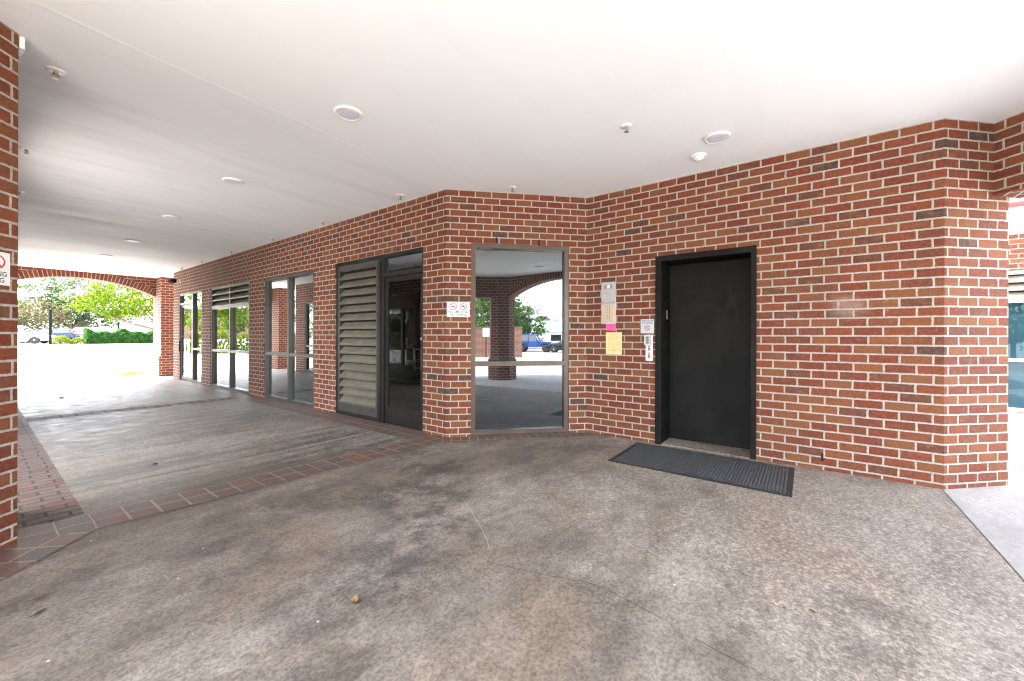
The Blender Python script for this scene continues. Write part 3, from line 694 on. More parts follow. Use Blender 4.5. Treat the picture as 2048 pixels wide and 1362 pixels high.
# ------------------------------------------------------------------ arches, beams, columns
def brick_arch(label, p0, p1, n, thick, cat='arch', spring=2.457, rise=.423):
    """segmental arch spanning p0->p1, front face towards n"""
    W = Wall(p0, p1, n); L = W.L; R = (L * L / 4 + rise * rise) / (2 * rise); cz = spring + rise - R
    th0 = math.asin(L / 2 / R); K = 48
    t = thing('brick_arch', label, cat, (*(W(L / 2, 0, 0).xy), 0))
    rb = MB(); sps = (MB(), MB())
    pt = lambda th, r: (L / 2 + r * math.sin(th), cz + r * math.cos(th))
    for i in range(K):
        a = -th0 + 2 * th0 * i / K; b = -th0 + 2 * th0 * (i + 1) / K
        (s0, z0), (s1, z1), (s2, z2), (s3, z3) = pt(a, R), pt(b, R), pt(b, R + .203), pt(a, R + .203)
        z2, z3 = min(z2, CE + .01), min(z3, CE + .01); s2, s3 = min(max(s2, 0), L), min(max(s3, 0), L)
        v0_, v1_ = (a + th0) * R, (b + th0) * R
        for d in (.006, -thick - .006):
            rb.face([W(s0, d, z0), W(s1, d, z1), W(s2, d, z2), W(s3, d, z3)], [(.005, v0_), (.005, v1_), (.208, v1_), (.208, v0_)])
        rb.face([W(s0, .006, z0), W(s1, .006, z1), W(s1, -thick - .006, z1), W(s0, -thick - .006, z0)], [(0, v0_), (0, v1_), (thick + .012, v1_), (thick + .012, v0_)])
        rb.face([W(s3, .006, z3), W(s2, .006, z2), W(s2, -thick - .006, z2), W(s3, -thick - .006, z3)])
        sp = sps[0] if i < K / 2 else sps[1]
        if min(z2, z3) > CE: continue
        sp.face([W(s3, 0, z3), W(s2, 0, z2), W(s2, -thick, z2), W(s3, -thick, z3)])
        for d in (0, -thick):
            sp.face([W(s3, d, z3), W(s2, d, z2), W(s2, d, CE + .02), W(s3, d, CE + .02)], [(s3, z3), (s2, z2), (s2, CE + .02), (s3, CE + .02)])
    rb.build('arch_ring', M['brick_arch'], t, merge=False)
    for sp in sps: sp.build('spandrel', M['brick'], t, merge=False)
    return t

def pillar(label, x0, x1, y0, y1, group=None):
    t = thing('brick_column', label, 'column', ((x0 + x1) / 2, (y0 + y1) / 2, 0), group)
    a = MB(); a.box(x0, x1, y0, y1, .64, CE + .05); a.build('shaft', M['brick_red'], t, merge=False)
    b = MB(); b.box(x0 - .055, x1 + .055, y0 - .055, y1 + .055, -.2, .575); b.build('plinth', M['brick'], t, merge=False)
    c = MB(); X0, X1, Y0, Y1 = x0 - .055, x1 + .055, y0 - .055, y1 + .055
    c.hexa([(X0, Y0, .575), (X1, Y0, .575), (X1, Y1, .575), (X0, Y1, .575), (x0 - .004, y0 - .004, .645), (x1 + .004, y0 - .004, .645), (x1 + .004, y1 + .004, .645), (x0 - .004, y1 + .004, .645)])
    c.build('sloped_cap', M['brick'], t, merge=False)
    return t

def octagon(cx, cy, a):
    k = a * math.tan(PI / 8); return [(cx + x, cy + y) for x, y in ((a, -k), (a, k), (k, a), (-k, a), (-a, k), (-a, -k), (-k, -a), (k, -a))]
def octa_column(label, cx, cy, a=.356, group='octagonal brick columns around the drop-off'):
    t = thing('brick_column', label, 'column', (cx, cy, 0), group)
    def shell(aa, z0, z1, a2=None):
        m = MB(); P = octagon(cx, cy, aa); Q = octagon(cx, cy, a2 or aa); s = 2 * aa * math.tan(PI / 8)
        for i in range(8):
            j = (i + 1) % 8; u0 = i * .3048
            m.face([(*P[i], z0), (*P[j], z0), (*Q[j], z1), (*Q[i], z1)], [(u0, z0), (u0 + s, z0), (u0 + s, z1), (u0, z1)])
        m.face([(*p, z1) for p in Q], None)
        return m
    shell(a, .60, CE + .05).build('shaft', M['brick_red'], t, merge=False)
    shell(a + .055, -.2, .575).build('plinth', M['brick'], t, merge=False)
    shell(a + .058, .575, .66, a + .006).build('sloped_cap', M['cap'], t, merge=False)
    return t
pillar('square brick pillar with plinth carrying the right end of the far arch', 3.45, 3.97, 16.02, 16.90)
pillar('square brick pillar with plinth under the hidden left end of the far arch', -.37, .15, 16.02, 16.90)
brick_arch('long low brick arch at the far end of the walkway', (.15, 16.60), (3.45, 16.60), (0, -1), .29)
octa_column('octagonal brick column with plinth mirrored in the middle of the corner window', -.22, -2.60)
octa_column('octagonal brick column on the elevator side behind the camera', 3.82, -2.60)
octa_column('octagonal brick column at the open left side behind the camera', -1.47, -1.36)
brick_arch('brick arch mirrored in the corner window, opening onto the parked blue off-roader', (.136, -2.45), (3.464, -2.45), (0, 1), .30)
brick_arch('brick arch closing the left side of the drop-off beside the clipped corner', (-1.32, -1.02), (-1.32, 2.50), (1, 0), .30)
brick_arch('brick arch opening sideways out of the walkway just past the left corner pier', (.16, 4.45), (.16, 7.75), (1, 0), .30)
def beam(label, W, L0, L1, th):
    mb = MB(); mb.wbox(W, L0, L1, -th, 0, 2.44, CE + .03)
    return tag(mb.build('brick_beam', M['brick_red'], merge=False), label, 'beam')
beam('straight brick beam running out at the upper right from the elevator wall pier', Wall((5.0915, -1.2725), (3.9, -2.464), (-1, 1)), -.02, 1.60, .30)
beam('straight brick beam mirrored at the left of the corner window', Wall((-1.05, -1.35), (-.02, -2.38), (1, 1)), -.12, 1.25, .30)

# ------------------------------------------------------------------ ceiling fittings
def ceiling_light(label, x, y):
    t = thing('ceiling_light', label, 'light', (x, y, CE), 'round recessed ceiling lights')
    a = MB(); a.lathe((x, y, CE), [(.108, 0), (.110, -.004), (.106, -.013), (.095, -.018), (.084, -.016), (.080, -.010)], 48, cap=False); a.build('trim_ring', M['white'], t)
    b = MB(); b.lathe((x, y, CE), [(.083, -.006), (.083, -.0125), (.060, -.014), (.001, -.0145)], 48); b.build('lens', M['lens'], t)
    return t
LY = [('nearest the clipped brick corner, largest in view', 2.976), ('next one beyond the ceiling seam', 5.375), ('third along the walkway ceiling', 7.79),
      ('fourth along the walkway ceiling', 10.31), ('fifth along the walkway, before the far arch', 12.72), ('last before the far brick arch', 15.08)]
L0 = ceiling_light('round white recessed ceiling light ' + LY[0][0], 1.80, LY[0][1])
for lab, y in LY[1:]: dup(L0, (1.80, y, CE), 'round white recessed ceiling light ' + lab)
dup(L0, (3.985, .648, CE), 'round white recessed ceiling light beside the smoke detector above the elevator door')
dup(L0, (1.80, .62, CE), 'round white recessed ceiling light mirrored at the top left of the corner window')
dup(L0, (1.76, -1.50, CE), 'round white recessed ceiling light mirrored by the arch in the corner window')

def sprinkler(label, x, y):
    t = thing('fire_sprinkler', label, 'sprinkler', (x, y, CE), 'pendent fire sprinklers in the ceiling')
    a = MB(); a.lathe((x, y, CE), [(.050, .0), (.050, -.004), (.036, -.009), (.020, -.011)], 24); a.build('escutcheon', M['white'], t)
    b = MB(); b.lathe((x, y, CE), [(.012, -.008), (.012, -.024), (.007, -.026), (.006, -.046)], 12)
    for sg in (-1, 1): b.tube([(x + sg * .011, y, CE - .022), (x + sg * .016, y, CE - .036), (x + sg * .004, y, CE - .050)], .0028, 6)
    b.build('nozzle', M['brass'], t)
    c = MB(); c.lathe((x, y, CE), [(.004, -.046), (.020, -.051), (.020, -.053), (.002, -.054)], 12, smooth=False); c.build('deflector', M['brass'], t)
    return t
S0 = sprinkler('small pendent fire sprinkler nearest the left brick corner', .332, 4.111)
for lab, x, y in (('second along the left side of the walkway ceiling', .306, 6.07), ('third along the left side, half hidden by the brick corner', .345, 7.95),
                  ('above the mat in front of the elevator door', 3.317, 1.237), ('over the corner window, beside the wall top', 3.882, 2.865),
                  ('over the glass door by the brick corner', 3.25, 4.182), ('over the tall louver along the window wall', 3.27, 6.106),
                  ('over the mirrored two-pane window along the wall', 3.286, 7.921), ('over the near pane of the louvered window', 3.28, 9.868),
                  ('over the far pane of the louvered window', 3.30, 11.777), ('over the far glazed door near the wall lamp', 3.306, 13.394), 
                  ('mirrored at upper left in the corner window', .45, 1.25)):
    dup(S0, (x, y, CE), 'small pendent fire sprinkler ' + lab)
t = thing('smoke_detector', 'white domed smoke detector on the ceiling close to the elevator wall', 'smoke detector', (4.283, .862, CE))
a = MB(); a.lathe((4.283, .862, CE), [(.072, 0), (.072, -.012), (.060, -.020)], 32); a.build('base', M['white'], t)
a = MB(); a.lathe((4.283, .862, CE), [(.058, -.019), (.048, -.034), (.036, -.044), (.026, -.052), (.002, -.054)], 32); a.build('dome', M['white'], t)

t = thing('wall_lamp', 'small dark security floodlight on the wall above the far glazed door', 'lamp', WA(ya(14.02), 0, 2.76))
a = MB(); a.lathe(WA(ya(14.02), 0, 2.76), [(.055, 0), (.055, .015), (.03, .03)], 20, axis=(-1, 0, 0)); a.tube([WA(ya(14.02), .02, 2.76), WA(ya(14.02), .10, 2.74)], .015, 8); a.build('mount', M['steel'], t)
a = MB(); o_ = WA(ya(14.05), .10, 2.77); a.lathe(o_, [(.03, 0), (.06, .04), (.07, .20), (.062, .205), (.055, .19)], 20, axis=(-.35, .85, -.12)); a.build('lamp_head', M['postdark'], t)

t = thing('wall_bracket', 'small white metal bracket tucked under the ceiling behind the left brick corner', 'bracket', (.16, 3.84, 2.97))
a = MB(); a.box(.161, .186, 3.80, 3.84, 2.975, 3.045); a.build('strap', M['white'], t, bevel=.004)
a = MB(); a.box(.161, .181, 3.80, 3.84, 2.950, 2.972); a.build('clip', M['steel'], t)

# ------------------------------------------------------------------ signs and panels
def no_vape_sign(label, W, s0, s1, z0, z1):
    t = thing('warning_sign', label, 'sign', W((s0 + s1) / 2, 0, z0))
    w, h = s1 - s0, z1 - z0; sc = (s0 + s1) / 2
    a = MB(); a.wbox(W, s0, s1, .001, .006, z0, z1); a.build('panel', M['signwhite'], t, bevel=.002)
    b = MB(); d = .0068
    text_faces(b, W, 'NO SMOKING', sc, z0 + h * .33, h * .20, d, 0, w * .86); text_faces(b, W, 'NO VAPING', sc, z0 + h * .14, h * .20, d, 0, w * .76)
    b.build('lettering', M['black_ink'], t, merge=False)
    for k, q in enumerate((s0 + w * .28, s0 + w * .72)):
        c = MB()
        zc = z0 + h * .70; r = h * .225
        ring(c, W, q, zc, r * .82, r, d + .0004, 0, ex=1.15)
        bar(c, W, q - r * .66, zc + r * .58, q + r * .66, zc - r * .58, r * .16, d + .0006, 0)
        bar(c, W, q - r * .62, zc - r * .05, q + r * .5, zc - r * .05, r * .24, d + .0002, 1)
        if k == 0: bar(c, W, q + r * .1, zc + r * .2, q + r * .45, zc + r * .45, r * .12, d + .0002, 1)
        else: bar(c, W, q - r * .1, zc - r * .05, q + r * .15, zc + r * .45, r * .22, d + .0002, 1)
        c.build('symbol', [M['red_ink'], M['black_ink']], t, merge=False)
    return t
no_vape_sign('white NO SMOKING NO VAPING sign on brick beside the corner window', WM, .010, .288, 1.482, 1.666)
no_vape_sign('white no smoking sign cut off by the left edge of the picture', VC, VC.L - .048 - .275, VC.L - .048, 1.535, 1.725)

# flip text direction check: WB runs towards -y, seen from -x its s axis runs left to right
t = thing('intercom_panel', 'tall aluminium entry intercom with two columns of amber name labels', 'intercom', WB(sb(1.987), 0, 1.40))
i0, i1 = sb(2.080), sb(1.894)
a = MB(); a.wbox(WB, i0, i1, .001, .022, 1.402, 1.664); a.wbox(WB, i0, i1, .001, .024, 1.667, 1.928); a.build('face_plate', M['alu'], t, bevel=.003)
for c0, c1 in ((i0 + .038, i0 + .072), (i1 - .072, i1 - .038)):
    g = MB()
    for k in range(9): g.wbox(WB, c0, c1, .0245, .0252, 1.845 + k * .0058, 1.8475 + k * .0058)
    g.build('speaker_grille', M['black_ink'], t)
g = MB(); g.lathe(WB((i0 + i1) / 2, .024, 1.87), [(.020, 0), (.019, .003), (.004, .004)], 20, axis=WB.n); g.build('call_disc', M['signwhite'], t)
for k in range(8):
    z = 1.440 + k * .0262
    for c0, c1, c in ((i0 + .024, i0 + .066, i0 + .078), (i1 - .066, i1 - .024, i1 - .078)):
        g = MB(); g.wbox(WB, c0, c1, .0222, .0238, z - .008, z + .008); g.build('name_label', M['amber'], t)
        g = MB(); g.lathe(WB(c, .022, z), [(.0058, 0), (.005, .003)], 10, axis=WB.n); g.build('call_button', M['black_ink'], t)
for z in (1.415, 1.655, 1.680, 1.915):
    for c in (i0 + .014, i1 - .014):
        g = MB(); g.lathe(WB(c, .0225, z), [(.004, 0), (.0035, .003)], 8, axis=WB.n); g.build('screw', M['darkframe'], t)

t = thing('pink_note', 'bright pink paper note taped right under the aluminium intercom', 'note', WB(sb(1.96), 0, 1.32))
a = MB(); n0, n1 = sb(2.026), sb(1.894)
a.hexa([WB(n0, .002, 1.322), WB(n1 + .002, .004, 1.318), WB(n1 + .002, .005, 1.318), WB(n0, .003, 1.322), WB(n0, .002, 1.400), WB(n1, .002, 1.400), WB(n1, .003, 1.400), WB(n0, .003, 1.400)])
a.build('paper', M['pink'], t)
b = MB()
for k, zz in enumerate((1.384, 1.360, 1.336)):   # illegible handwriting: short pen strokes
    s_ = n0 + .014
    while s_ < n1 - .02:
        w_ = random.uniform(.008, .02); bar(b, WB, s_, zz + random.uniform(-.003, .003), s_ + w_, zz + random.uniform(-.003, .003), .0035, .0056); s_ += w_ + .005
b.build('writing', M['red_ink'], t, merge=False)
t = thing('paper_notice', 'pale yellow paper notice pinned to the brick below the pink note', 'notice', WB(sb(1.92), 0, 1.02))
a = MB(); n0, n1 = sb(2.026), sb(1.818)
a.hexa([WB(n0, .001, 1.022), WB(n1, .005, 1.024), WB(n1, .006, 1.024), WB(n0, .002, 1.022), WB(n0, .001, 1.300), WB(n1, .001, 1.300), WB(n1, .002, 1.300), WB(n0, .002, 1.300)])
a.build('paper', M['yellow'], t)
b = MB()
for k in range(15):
    zz = 1.278 - k * .0145; ind = .05 if k < 3 else .028
    s_ = n0 + ind
    while s_ < n1 - ind:
        w_ = random.uniform(.010, .03); w_ = min(w_, n1 - ind - s_ + .004); bar(b, WB, s_, zz, s_ + w_, zz, .0030 if k % 4 else .0042, .0072); s_ += w_ + .006
b.build('print', M['grey_ink'], t, merge=False)
b = MB(); b.lathe(WB((n0 + n1) / 2 + .0, .005, 1.075), [(.006, 0), (.004, .004)], 10, axis=WB.n); b.lathe(WB(n0 + .03, .002, 1.308), [(.006, 0), (.004, .004)], 10, axis=WB.n); b.lathe(WB(n1 - .03, .002, 1.308), [(.006, 0), (.004, .004)], 10, axis=WB.n)
b.build('pins', M['black_ink'], t)

t = thing('warning_sign', 'grey black-framed sign thanking visitors for not smoking, left of the elevator door', 'sign', WB(sb(1.50), 0, 1.28))
q0, q1 = sb(1.592), sb(1.420)
a = MB(); a.wbox(WB, q0, q1, .001, .008, 1.278, 1.460); a.build('frame', M['black_ink'], t, bevel=.002)
a = MB(); a.wbox(WB, q0 + .007, q1 - .007, .008, .0095, 1.285, 1.453); a.build('panel', M['signgrey'], t)
b = MB(); qc = (q0 + q1) / 2
text_faces(b, WB, 'THANK YOU FOR', qc, 1.432, .023, .0102, 0, .142, bold=.02); text_faces(b, WB, 'NOT SMOKING', qc, 1.406, .023, .0102, 0, .128, bold=.02)
b.build('lettering', M['black_ink'], t, merge=False)
b = MB(); ring(b, WB, qc, 1.350, .027, .034, .0106, 0); bar(b, WB, qc - .020, 1.370, qc + .020, 1.330, .006, .0108, 0)
bar(b, WB, qc - .019, 1.348, qc + .014, 1.348, .008, .0104, 1); bar(b, WB, qc + .006, 1.357, qc + .016, 1.366, .004, .0104, 1)
b.build('symbol', [M['red_ink'], M['black_ink']], t, merge=False)

t = thing('elevator_keypad', 'elevator call station with silver keypad box over a white plate with red labels', 'keypad', WB(sb(1.483), 0, .963))
k0, k1 = sb(1.524), sb(1.442)
a = MB(); a.wbox(WB, k0, k1, .001, .014, .963, 1.27); a.build('plate', M['signwhite'], t, bevel=.003)
a = MB(); a.wbox(WB, k0 - .004, k1 - .014, .014, .060, 1.145, 1.268); kb = a.build('keypad_box', M['alu'], t, bevel=.004)
b = MB()
for r in range(4):
    for c in range(3): b.wbox(WB, k0 + .016 + c * .016, k0 + .028 + c * .016, .060, .063, 1.166 + r * .022, 1.182 + r * .022)
b.build('keys', M['darkframe'], kb)
b = MB(); kc = (k0 + k1) / 2
b.wbox(WB, kc - .014, kc + .014, .014, .0156, 1.083, 1.140, 1); b.wbox(WB, kc - .014, kc + .014, .014, .0156, .995, 1.060, 0)
for zz in (1.05, 1.035, 1.02, 1.006): b.wbox(WB, kc - .009, kc + .009, .0156, .0160, zz - .002, zz + .002, 2)
b.face([WB(kc - .011, .0162, 1.118), WB(kc + .011, .0162, 1.118), WB(kc, .0162, 1.137)], None, 2); b.wbox(WB, kc - .003, kc + .003, .0156, .0162, 1.108, 1.118, 2)
b.build('labels', [M['red_ink'], M['black_ink'], M['signwhite']], t, merge=False)
b = MB(); b.lathe(WB(kc, .014, 1.096), [(.009, 0), (.008, .004), (.002, .005)], 14, axis=WB.n); b.build('call_button', M['steel'], t)

# ------------------------------------------------------------------ floor mat and litter
t = thing('door_mat', 'charcoal ribbed rubber-edged mat on the floor before the elevator door', 'mat', (4.2, .83, 0))
a = MB()
X0, X1, Y0, Y1 = 3.785, 4.628, .082, 1.594
def frame(m, x0, x1, y0, y1, w, z):
    for (p, q, r, s_) in ((x0, x1, y0, y0 + w), (x0, x1, y1 - w, y1), (x0, x0 + w, y0 + w, y1 - w), (x1 - w, x1, y0 + w, y1 - w)): m.box(p, q, r, s_, .001, z)
frame(a, X0, X1, Y0, Y1, .042, .0065); a.build('rubber_border', M['rubber'], t, bevel=.002)
a = MB(); a.box(X0 + .042, X1 - .042, Y0 + .042, Y1 - .042, .001, .0055)
nr = 54; sp = (Y1 - Y0 - .084) / nr
for k in range(nr):
    y = Y0 + .042 + sp * k
    a.hexa([(X0 + .045, y + .004, .0055), (X1 - .045, y + .004, .0055), (X1 - .045, y + sp - .004, .0055), (X0 + .045, y + sp - .004, .0055), (X0 + .045, y + .007, .0105), (X1 - .045, y + .007, .0105), (X1 - .045, y + sp - .007, .0105), (X0 + .045, y + sp - .007, .0105)])
a.build('ribbed_carpet', M['carpet'], t)

def leaf(label, x, y, L, w, rot, mat, curl=.5, cat='leaf'):
    mb = MB(); n = 6; c, s_ = math.cos(rot), math.sin(rot); rows = []
    for i in range(n + 1):
        tt = i / n; ww = w * math.sin(PI * min(.98, max(.06, tt))) ** .8; zc = .004 + curl * L * (tt - .5) ** 2
        row = []
        for v in (-1, 0, 1):
            lx, ly = (tt - .5) * L, v * ww / 2; lz = zc + abs(v) * ww * curl * .5
            row.append((x + lx * c - ly * s_, y + lx * s_ + ly * c, lz))
        rows.append(row)
    for r0, r1 in zip(rows, rows[1:]):
        for k in (0, 1): mb.face([r0[k], r0[k + 1], r1[k + 1], r1[k]], None, 0, True)
    mb.tube([Vector(rows[0][1]), Vector(rows[0][1]) + Vector((-c * L * .25, -s_ * L * .25, .003))], .0012, 5)
    return tag(mb.build('fallen_leaf', mat, merge=False), label, cat, 'fallen leaves on the concrete')
leaf('curled tan fallen leaf near the bottom of the picture, left of centre', 1.059, 1.692, .060, .034, .9, M['dryleaf'], .9)
leaf('dark brown fallen leaf by the paver edge at lower left', .196, 2.908, .055, .028, .2, M['brownleaf'], .6)
leaf('small greyish fallen leaf nearest the lower left edge', .179, 2.76, .05, .02, .7, M['joint'], .4)
leaf('tiny tan fallen leaf in front of the ribbed mat', 3.253, 1.915, .030, .018, 1.9, M['dryleaf'], .8)
leaf('small pale leaf lying just short of the ribbed mat corner', 3.55, 1.08, .028, .015, .4, M['dryleaf'], .6)
leaf('tiny dark leaf on the far slab of the walkway', 1.035, 11.688, .085, .05, .4, M['brownleaf'], .9)
leaf('small dark leaf on the middle slab of the walkway', 1.05, 5.05, .05, .03, .1, M['brownleaf'], .6)
leaf('dark leaf scrap alone at lower right of the concrete', 2.263, -.025, .03, .02, 1.2, M['brownleaf'], .4)
leaf('brown leaf lying on the elevator threshold', 4.93, .66, .035, .018, .5, M['brownleaf'], .5)
leaf('dark leaf clump alone on the sunlit lot beyond the far arch', 4.45, 28.6, .26, .20, .4, M['brownleaf'], .9)
# pale scratch across the floor
sc_ = MB(); P = [(2.208, 2.071), (2.10, 1.90), (1.98, 1.715), (1.87, 1.565), (1.794, 1.484)]
for a, b in zip(P, P[1:]):
    d = Vector((b[0] - a[0], b[1] - a[1])).normalized(); nx, ny = -d.y * .0018, d.x * .0018
    sc_.face([(a[0] - nx, a[1] - ny, .001), (b[0] - nx, b[1] - ny, .001), (b[0] + nx, b[1] + ny, .001), (a[0] + nx, a[1] + ny, .001)])
struct(sc_.build('floor_scratch', M['apron']))

ck = MB(); P = [(1.69, 1.40), (1.735, 1.25), (1.80, 1.06), (1.855, .90), (1.85, .72), (1.80, .48), (1.765, .28), (1.72, .0), (1.69, -.35), (1.70, -.88)]
Q = [P[0]]
for a, b in zip(P, P[1:]):
    for k in (1, 2, 3): Q.append((a[0] + (b[0] - a[0]) * k / 3 + random.uniform(-.006, .006), a[1] + (b[1] - a[1]) * k / 3))
for a, b in zip(Q, Q[1:]):
    w_ = random.uniform(.0008, .0024); ck.face([(a[0] - w_, a[1], .0006), (a[0] + w_, a[1], .0006), (b[0] + w_, b[1], .0006), (b[0] - w_, b[1], .0006)])
struct(ck.build('floor_crack', M['joint']))

# ------------------------------------------------------------------ vegetation
def leaves(mb, pts, size, flat=0.0):
    for p in pts:
        th = random.uniform(0, 2 * PI); ph = math.acos(random.uniform(-1, 1)) if random.random() > flat else random.uniform(0, .6)
        nrm = Vector((math.sin(ph) * math.cos(th), math.sin(ph) * math.sin(th), math.cos(ph)))
        t = nrm.orthogonal().normalized(); t = (t * math.cos(th * 3) + nrm.cross(t) * math.sin(th * 3)); b = nrm.cross(t)
        s = size * random.uniform(.6, 1.3); p = Vector(p)
        mb.face([p - t * s, p - b * s * .5 + t * s * .1, p + t * s, p + b * s * .5 + t * s * .1])
def clump_points(ells, nclump, nleaf, sig, shell=.6):
    pts = []; cen = []
    for k in range(nclump):
        e = random.choices(ells, weights=[q[3] * q[4] * q[5] for q in ells])[0]
        while True:
            v = Vector((random.gauss(0, 1), random.gauss(0, 1), random.gauss(0, 1))).normalized() * (random.random() ** (1 / 3 if random.random() > shell else 1 / 8))
            break
        c = Vector((e[0] + v.x * e[3], e[1] + v.y * e[4], e[2] + v.z * e[5])); cen.append(c)
        m = int(nleaf * random.uniform(.5, 1.5)); s = sig * random.uniform(.6, 1.4)
        for i in range(m): pts.append(c + Vector((random.gauss(0, s), random.gauss(0, s), random.gauss(0, s * .6))))
    return pts, cen
def tree(name, label, x, y, ells, mat, nclump, nleaf, sig, lsize, trunk_r, fork=.45, lean=(0, 0), z0=None, limbs=9, flat=0.0):
    """ells: (dx,dy,z,rx,ry,rz) crown volumes relative to the foot"""
    z0 = ground_z(x, y) if z0 is None else z0
    t = thing(name, label, 'tree', (x, y, z0))
    E = [(x + e[0], y + e[1], z0 + e[2], e[3], e[4], e[5]) for e in ells]
    pts, cen = clump_points(E, nclump, nleaf, sig)
    mb = MB(); leaves(mb, pts, lsize, flat); mb.build('crown', M[mat], t, merge=False)
    top = max(e[2] for e in E); zf = z0 + (top - z0) * fork
    fx, fy = x + lean[0] * fork, y + lean[1] * fork
    mb = MB(); mb.tube([(x, y, z0 - .1), (x + .2 * (fx - x), y, z0 + (zf - z0) * .3), (fx, fy, zf)], [trunk_r * 1.25, trunk_r, trunk_r * .8], 9)
    for c in random.sample(cen, min(limbs, len(cen))):
        m_ = (Vector((fx, fy, zf)) + c) / 2 + Vector((0, 0, -.06 * (c - Vector((fx, fy, zf))).length))
        mb.tube([(fx, fy, zf - .1), m_, c], [trunk_r * .6, trunk_r * .35, trunk_r * .1], 6)
    mb.build('trunk', M['bark'], t, merge=False)
    return t
def shrub(name, label, cat, ell, mat, n, lsize, group=None, box=None):
    pts = []
    if box:
        x0, x1, y0, y1, z0, z1 = box
        for i in range(n):
            p = [random.uniform(x0, x1), random.uniform(y0, y1), random.uniform(z0, z1)]
            if random.random() < .7:
                k = random.choice((0, 1, 1, 2)); 
                if k == 1: p[1] = y0 + abs(random.gauss(0, .12))
                elif k == 2: p[2] = z1 - abs(random.gauss(0, .10))
                else: p[0] = random.choice((x0, x1))
            bulge = .12 * math.sin(p[0] * 2.3) + .10 * math.sin(p[0] * 5.1 + 1)
            p[2] = z0 + (p[2] - z0) * (1 + bulge)
            pts.append(Vector(p))
        c = ((x0 + x1) / 2, (y0 + y1) / 2, z0)
    else:
        x, y, z, rx, ry, rz = ell
        for i in range(n):
            v = Vector((random.gauss(0, 1), random.gauss(0, 1), abs(random.gauss(0, 1)))).normalized() * random.uniform(.75, 1.05)
            pts.append(Vector((x + v.x * rx, y + v.y * ry, z + v.z * rz)))
        c = (x, y, z)
    t = thing(name, label, cat, c, group)
    mb = MB(); leaves(mb, pts, lsize); mb.build('foliage', M[mat], t, merge=False)
    mb = MB()
    for k in range(7):
        p = random.choice(pts); b0 = Vector((p.x * .6 + c[0] * .4, c[1], c[2] - .05)); mb.tube([b0, (b0 + p) / 2 + Vector((0, 0, .1)), p], [.03, .02, .006], 5)
    mb.build('stems', M['bark'], t, merge=False)
    return t

# seen straight through the far arch
tree('broadleaf_tree', 'bright lime green spreading tree overhanging from the right behind the far arch', 7.25, 31.6,
     [(-2.0, -.2, 3.1, 1.7, 1.8, 1.1), (-.6, 0, 3.3, 1.6, 1.6, 1.3), (.8, .2, 3.2, 1.6, 1.6, 1.3), (-3.0, -.4, 2.75, 1.1, 1.2, .85)], 'leaf_lime', 230, 42, .28, .080, .10, fork=.42, lean=(-.6, 0), limbs=16)
tree('broadleaf_tree', 'tall hazy pale green tree filling the far arch behind the black post', 7.3, 74,
     [(0, 0, 5.2, 4.4, 4, 3.2), (-1.6, 0, 3.6, 3.4, 3, 1.9), (2.5, 0, 4.0, 3.6, 3, 2.6)], 'leaf_pale', 340, 32, .50, .17, .22, fork=.3, limbs=14)
tree('ornamental_tree', 'low rust tinged round tree behind the parked cars at far left', 4.2, 68,
     [(0, 0, 2.9, 2.5, 2.2, 1.6), (-1.0, 0, 2.2, 1.6, 1.6, 1.2)], 'leaf_rust', 100, 30, .40, .14, .12, fork=.3)
shrub('clipped_hedge', 'long dark green clipped hedge along the lot beyond the far arch', 'hedge', None, 'leaf_hedge', 15000, .095, None, (6.3, 11.6, 53.6, 55.4, .38, 1.60))
shrub('round_shrub', 'yellow green rounded shrub beside the foot of the black post', 'shrub', (4.75, 53.8, .40, .62, .6, .78), 'leaf_yellow', 1500, .055, 'rounded yellow green shrubs in front of the hedge')
shrub('round_shrub', 'smaller yellow green shrub squeezed against the end of the dark hedge', 'shrub', (5.75, 53.6, .40, .50, .5, .62), 'leaf_yellow', 1200, .055, 'rounded yellow green shrubs in front of the hedge')
t = thing('weed_tuft', 'tuft of pale grass and weeds at the plinth of the far brick pillar', 'weeds', (3.0, 17.6, -.02))
mb = MB()
for k in range(420):
    x, y = random.gauss(3.05, .20), random.gauss(17.35, .14); h = random.uniform(.04, .13); a = random.uniform(0, 2 * PI); w = .006
    dx, dy = math.cos(a) * h * .7, math.sin(a) * h * .7
    mb.face([(x - w, y, -.02), (x + w, y, -.02), (x + dx * .5 + w * .6, y + dy * .5, -.02 + h * .7), (x + dx, y + dy, -.02 + h)])
mb.build('blades', M['grass'], t, merge=False)
# mirrored in the side windows (north-west)
lawn = MB(); lawn.face([(-40, 30, ground_z(0, 30) + .03), (-2.5, 27, ground_z(0, 27) + .03), (.5, 48, ground_z(0, 48) + .03), (-40, 60, ground_z(0, 60) + .05)]); struct(lawn.build('lawn', M['lawn']))
for i, (x, y, h, mt, lb) in enumerate(((-4.2, 33, 5.2, 'leaf_lime', 'lime green tree mirrored in the louvered window, near pane'), (-7.5, 38, 6.5, 'leaf_green', 'deep green bushy tree mirrored in the louvered window, far pane'),
                                     (-2.4, 40, 5.5, 'leaf_lime', 'yellow green tree mirrored between the far brick piers'), (-13, 42, 8.0, 'leaf_green', 'large green tree standing behind the mirrored bushes'), (-10.5, 31, 4.5, 'leaf_lime', 'small lime tree at the lawn edge mirrored in the far door'))):
    tree('broadleaf_tree', lb, x, y, [(0, 0, h * .62, h * .36, h * .34, h * .34), (h * .2, 0, h * .42, h * .25, h * .25, h * .2)], mt, 90, 34, h * .065, .12, .12, fork=.4)
shrub('clipped_hedge', 'green hedge on the lawn mirrored low in the side windows', 'hedge', None, 'leaf_yellow', 7000, .10, None, (-12, -1.0, 29.2, 30.6, .05, 1.35))

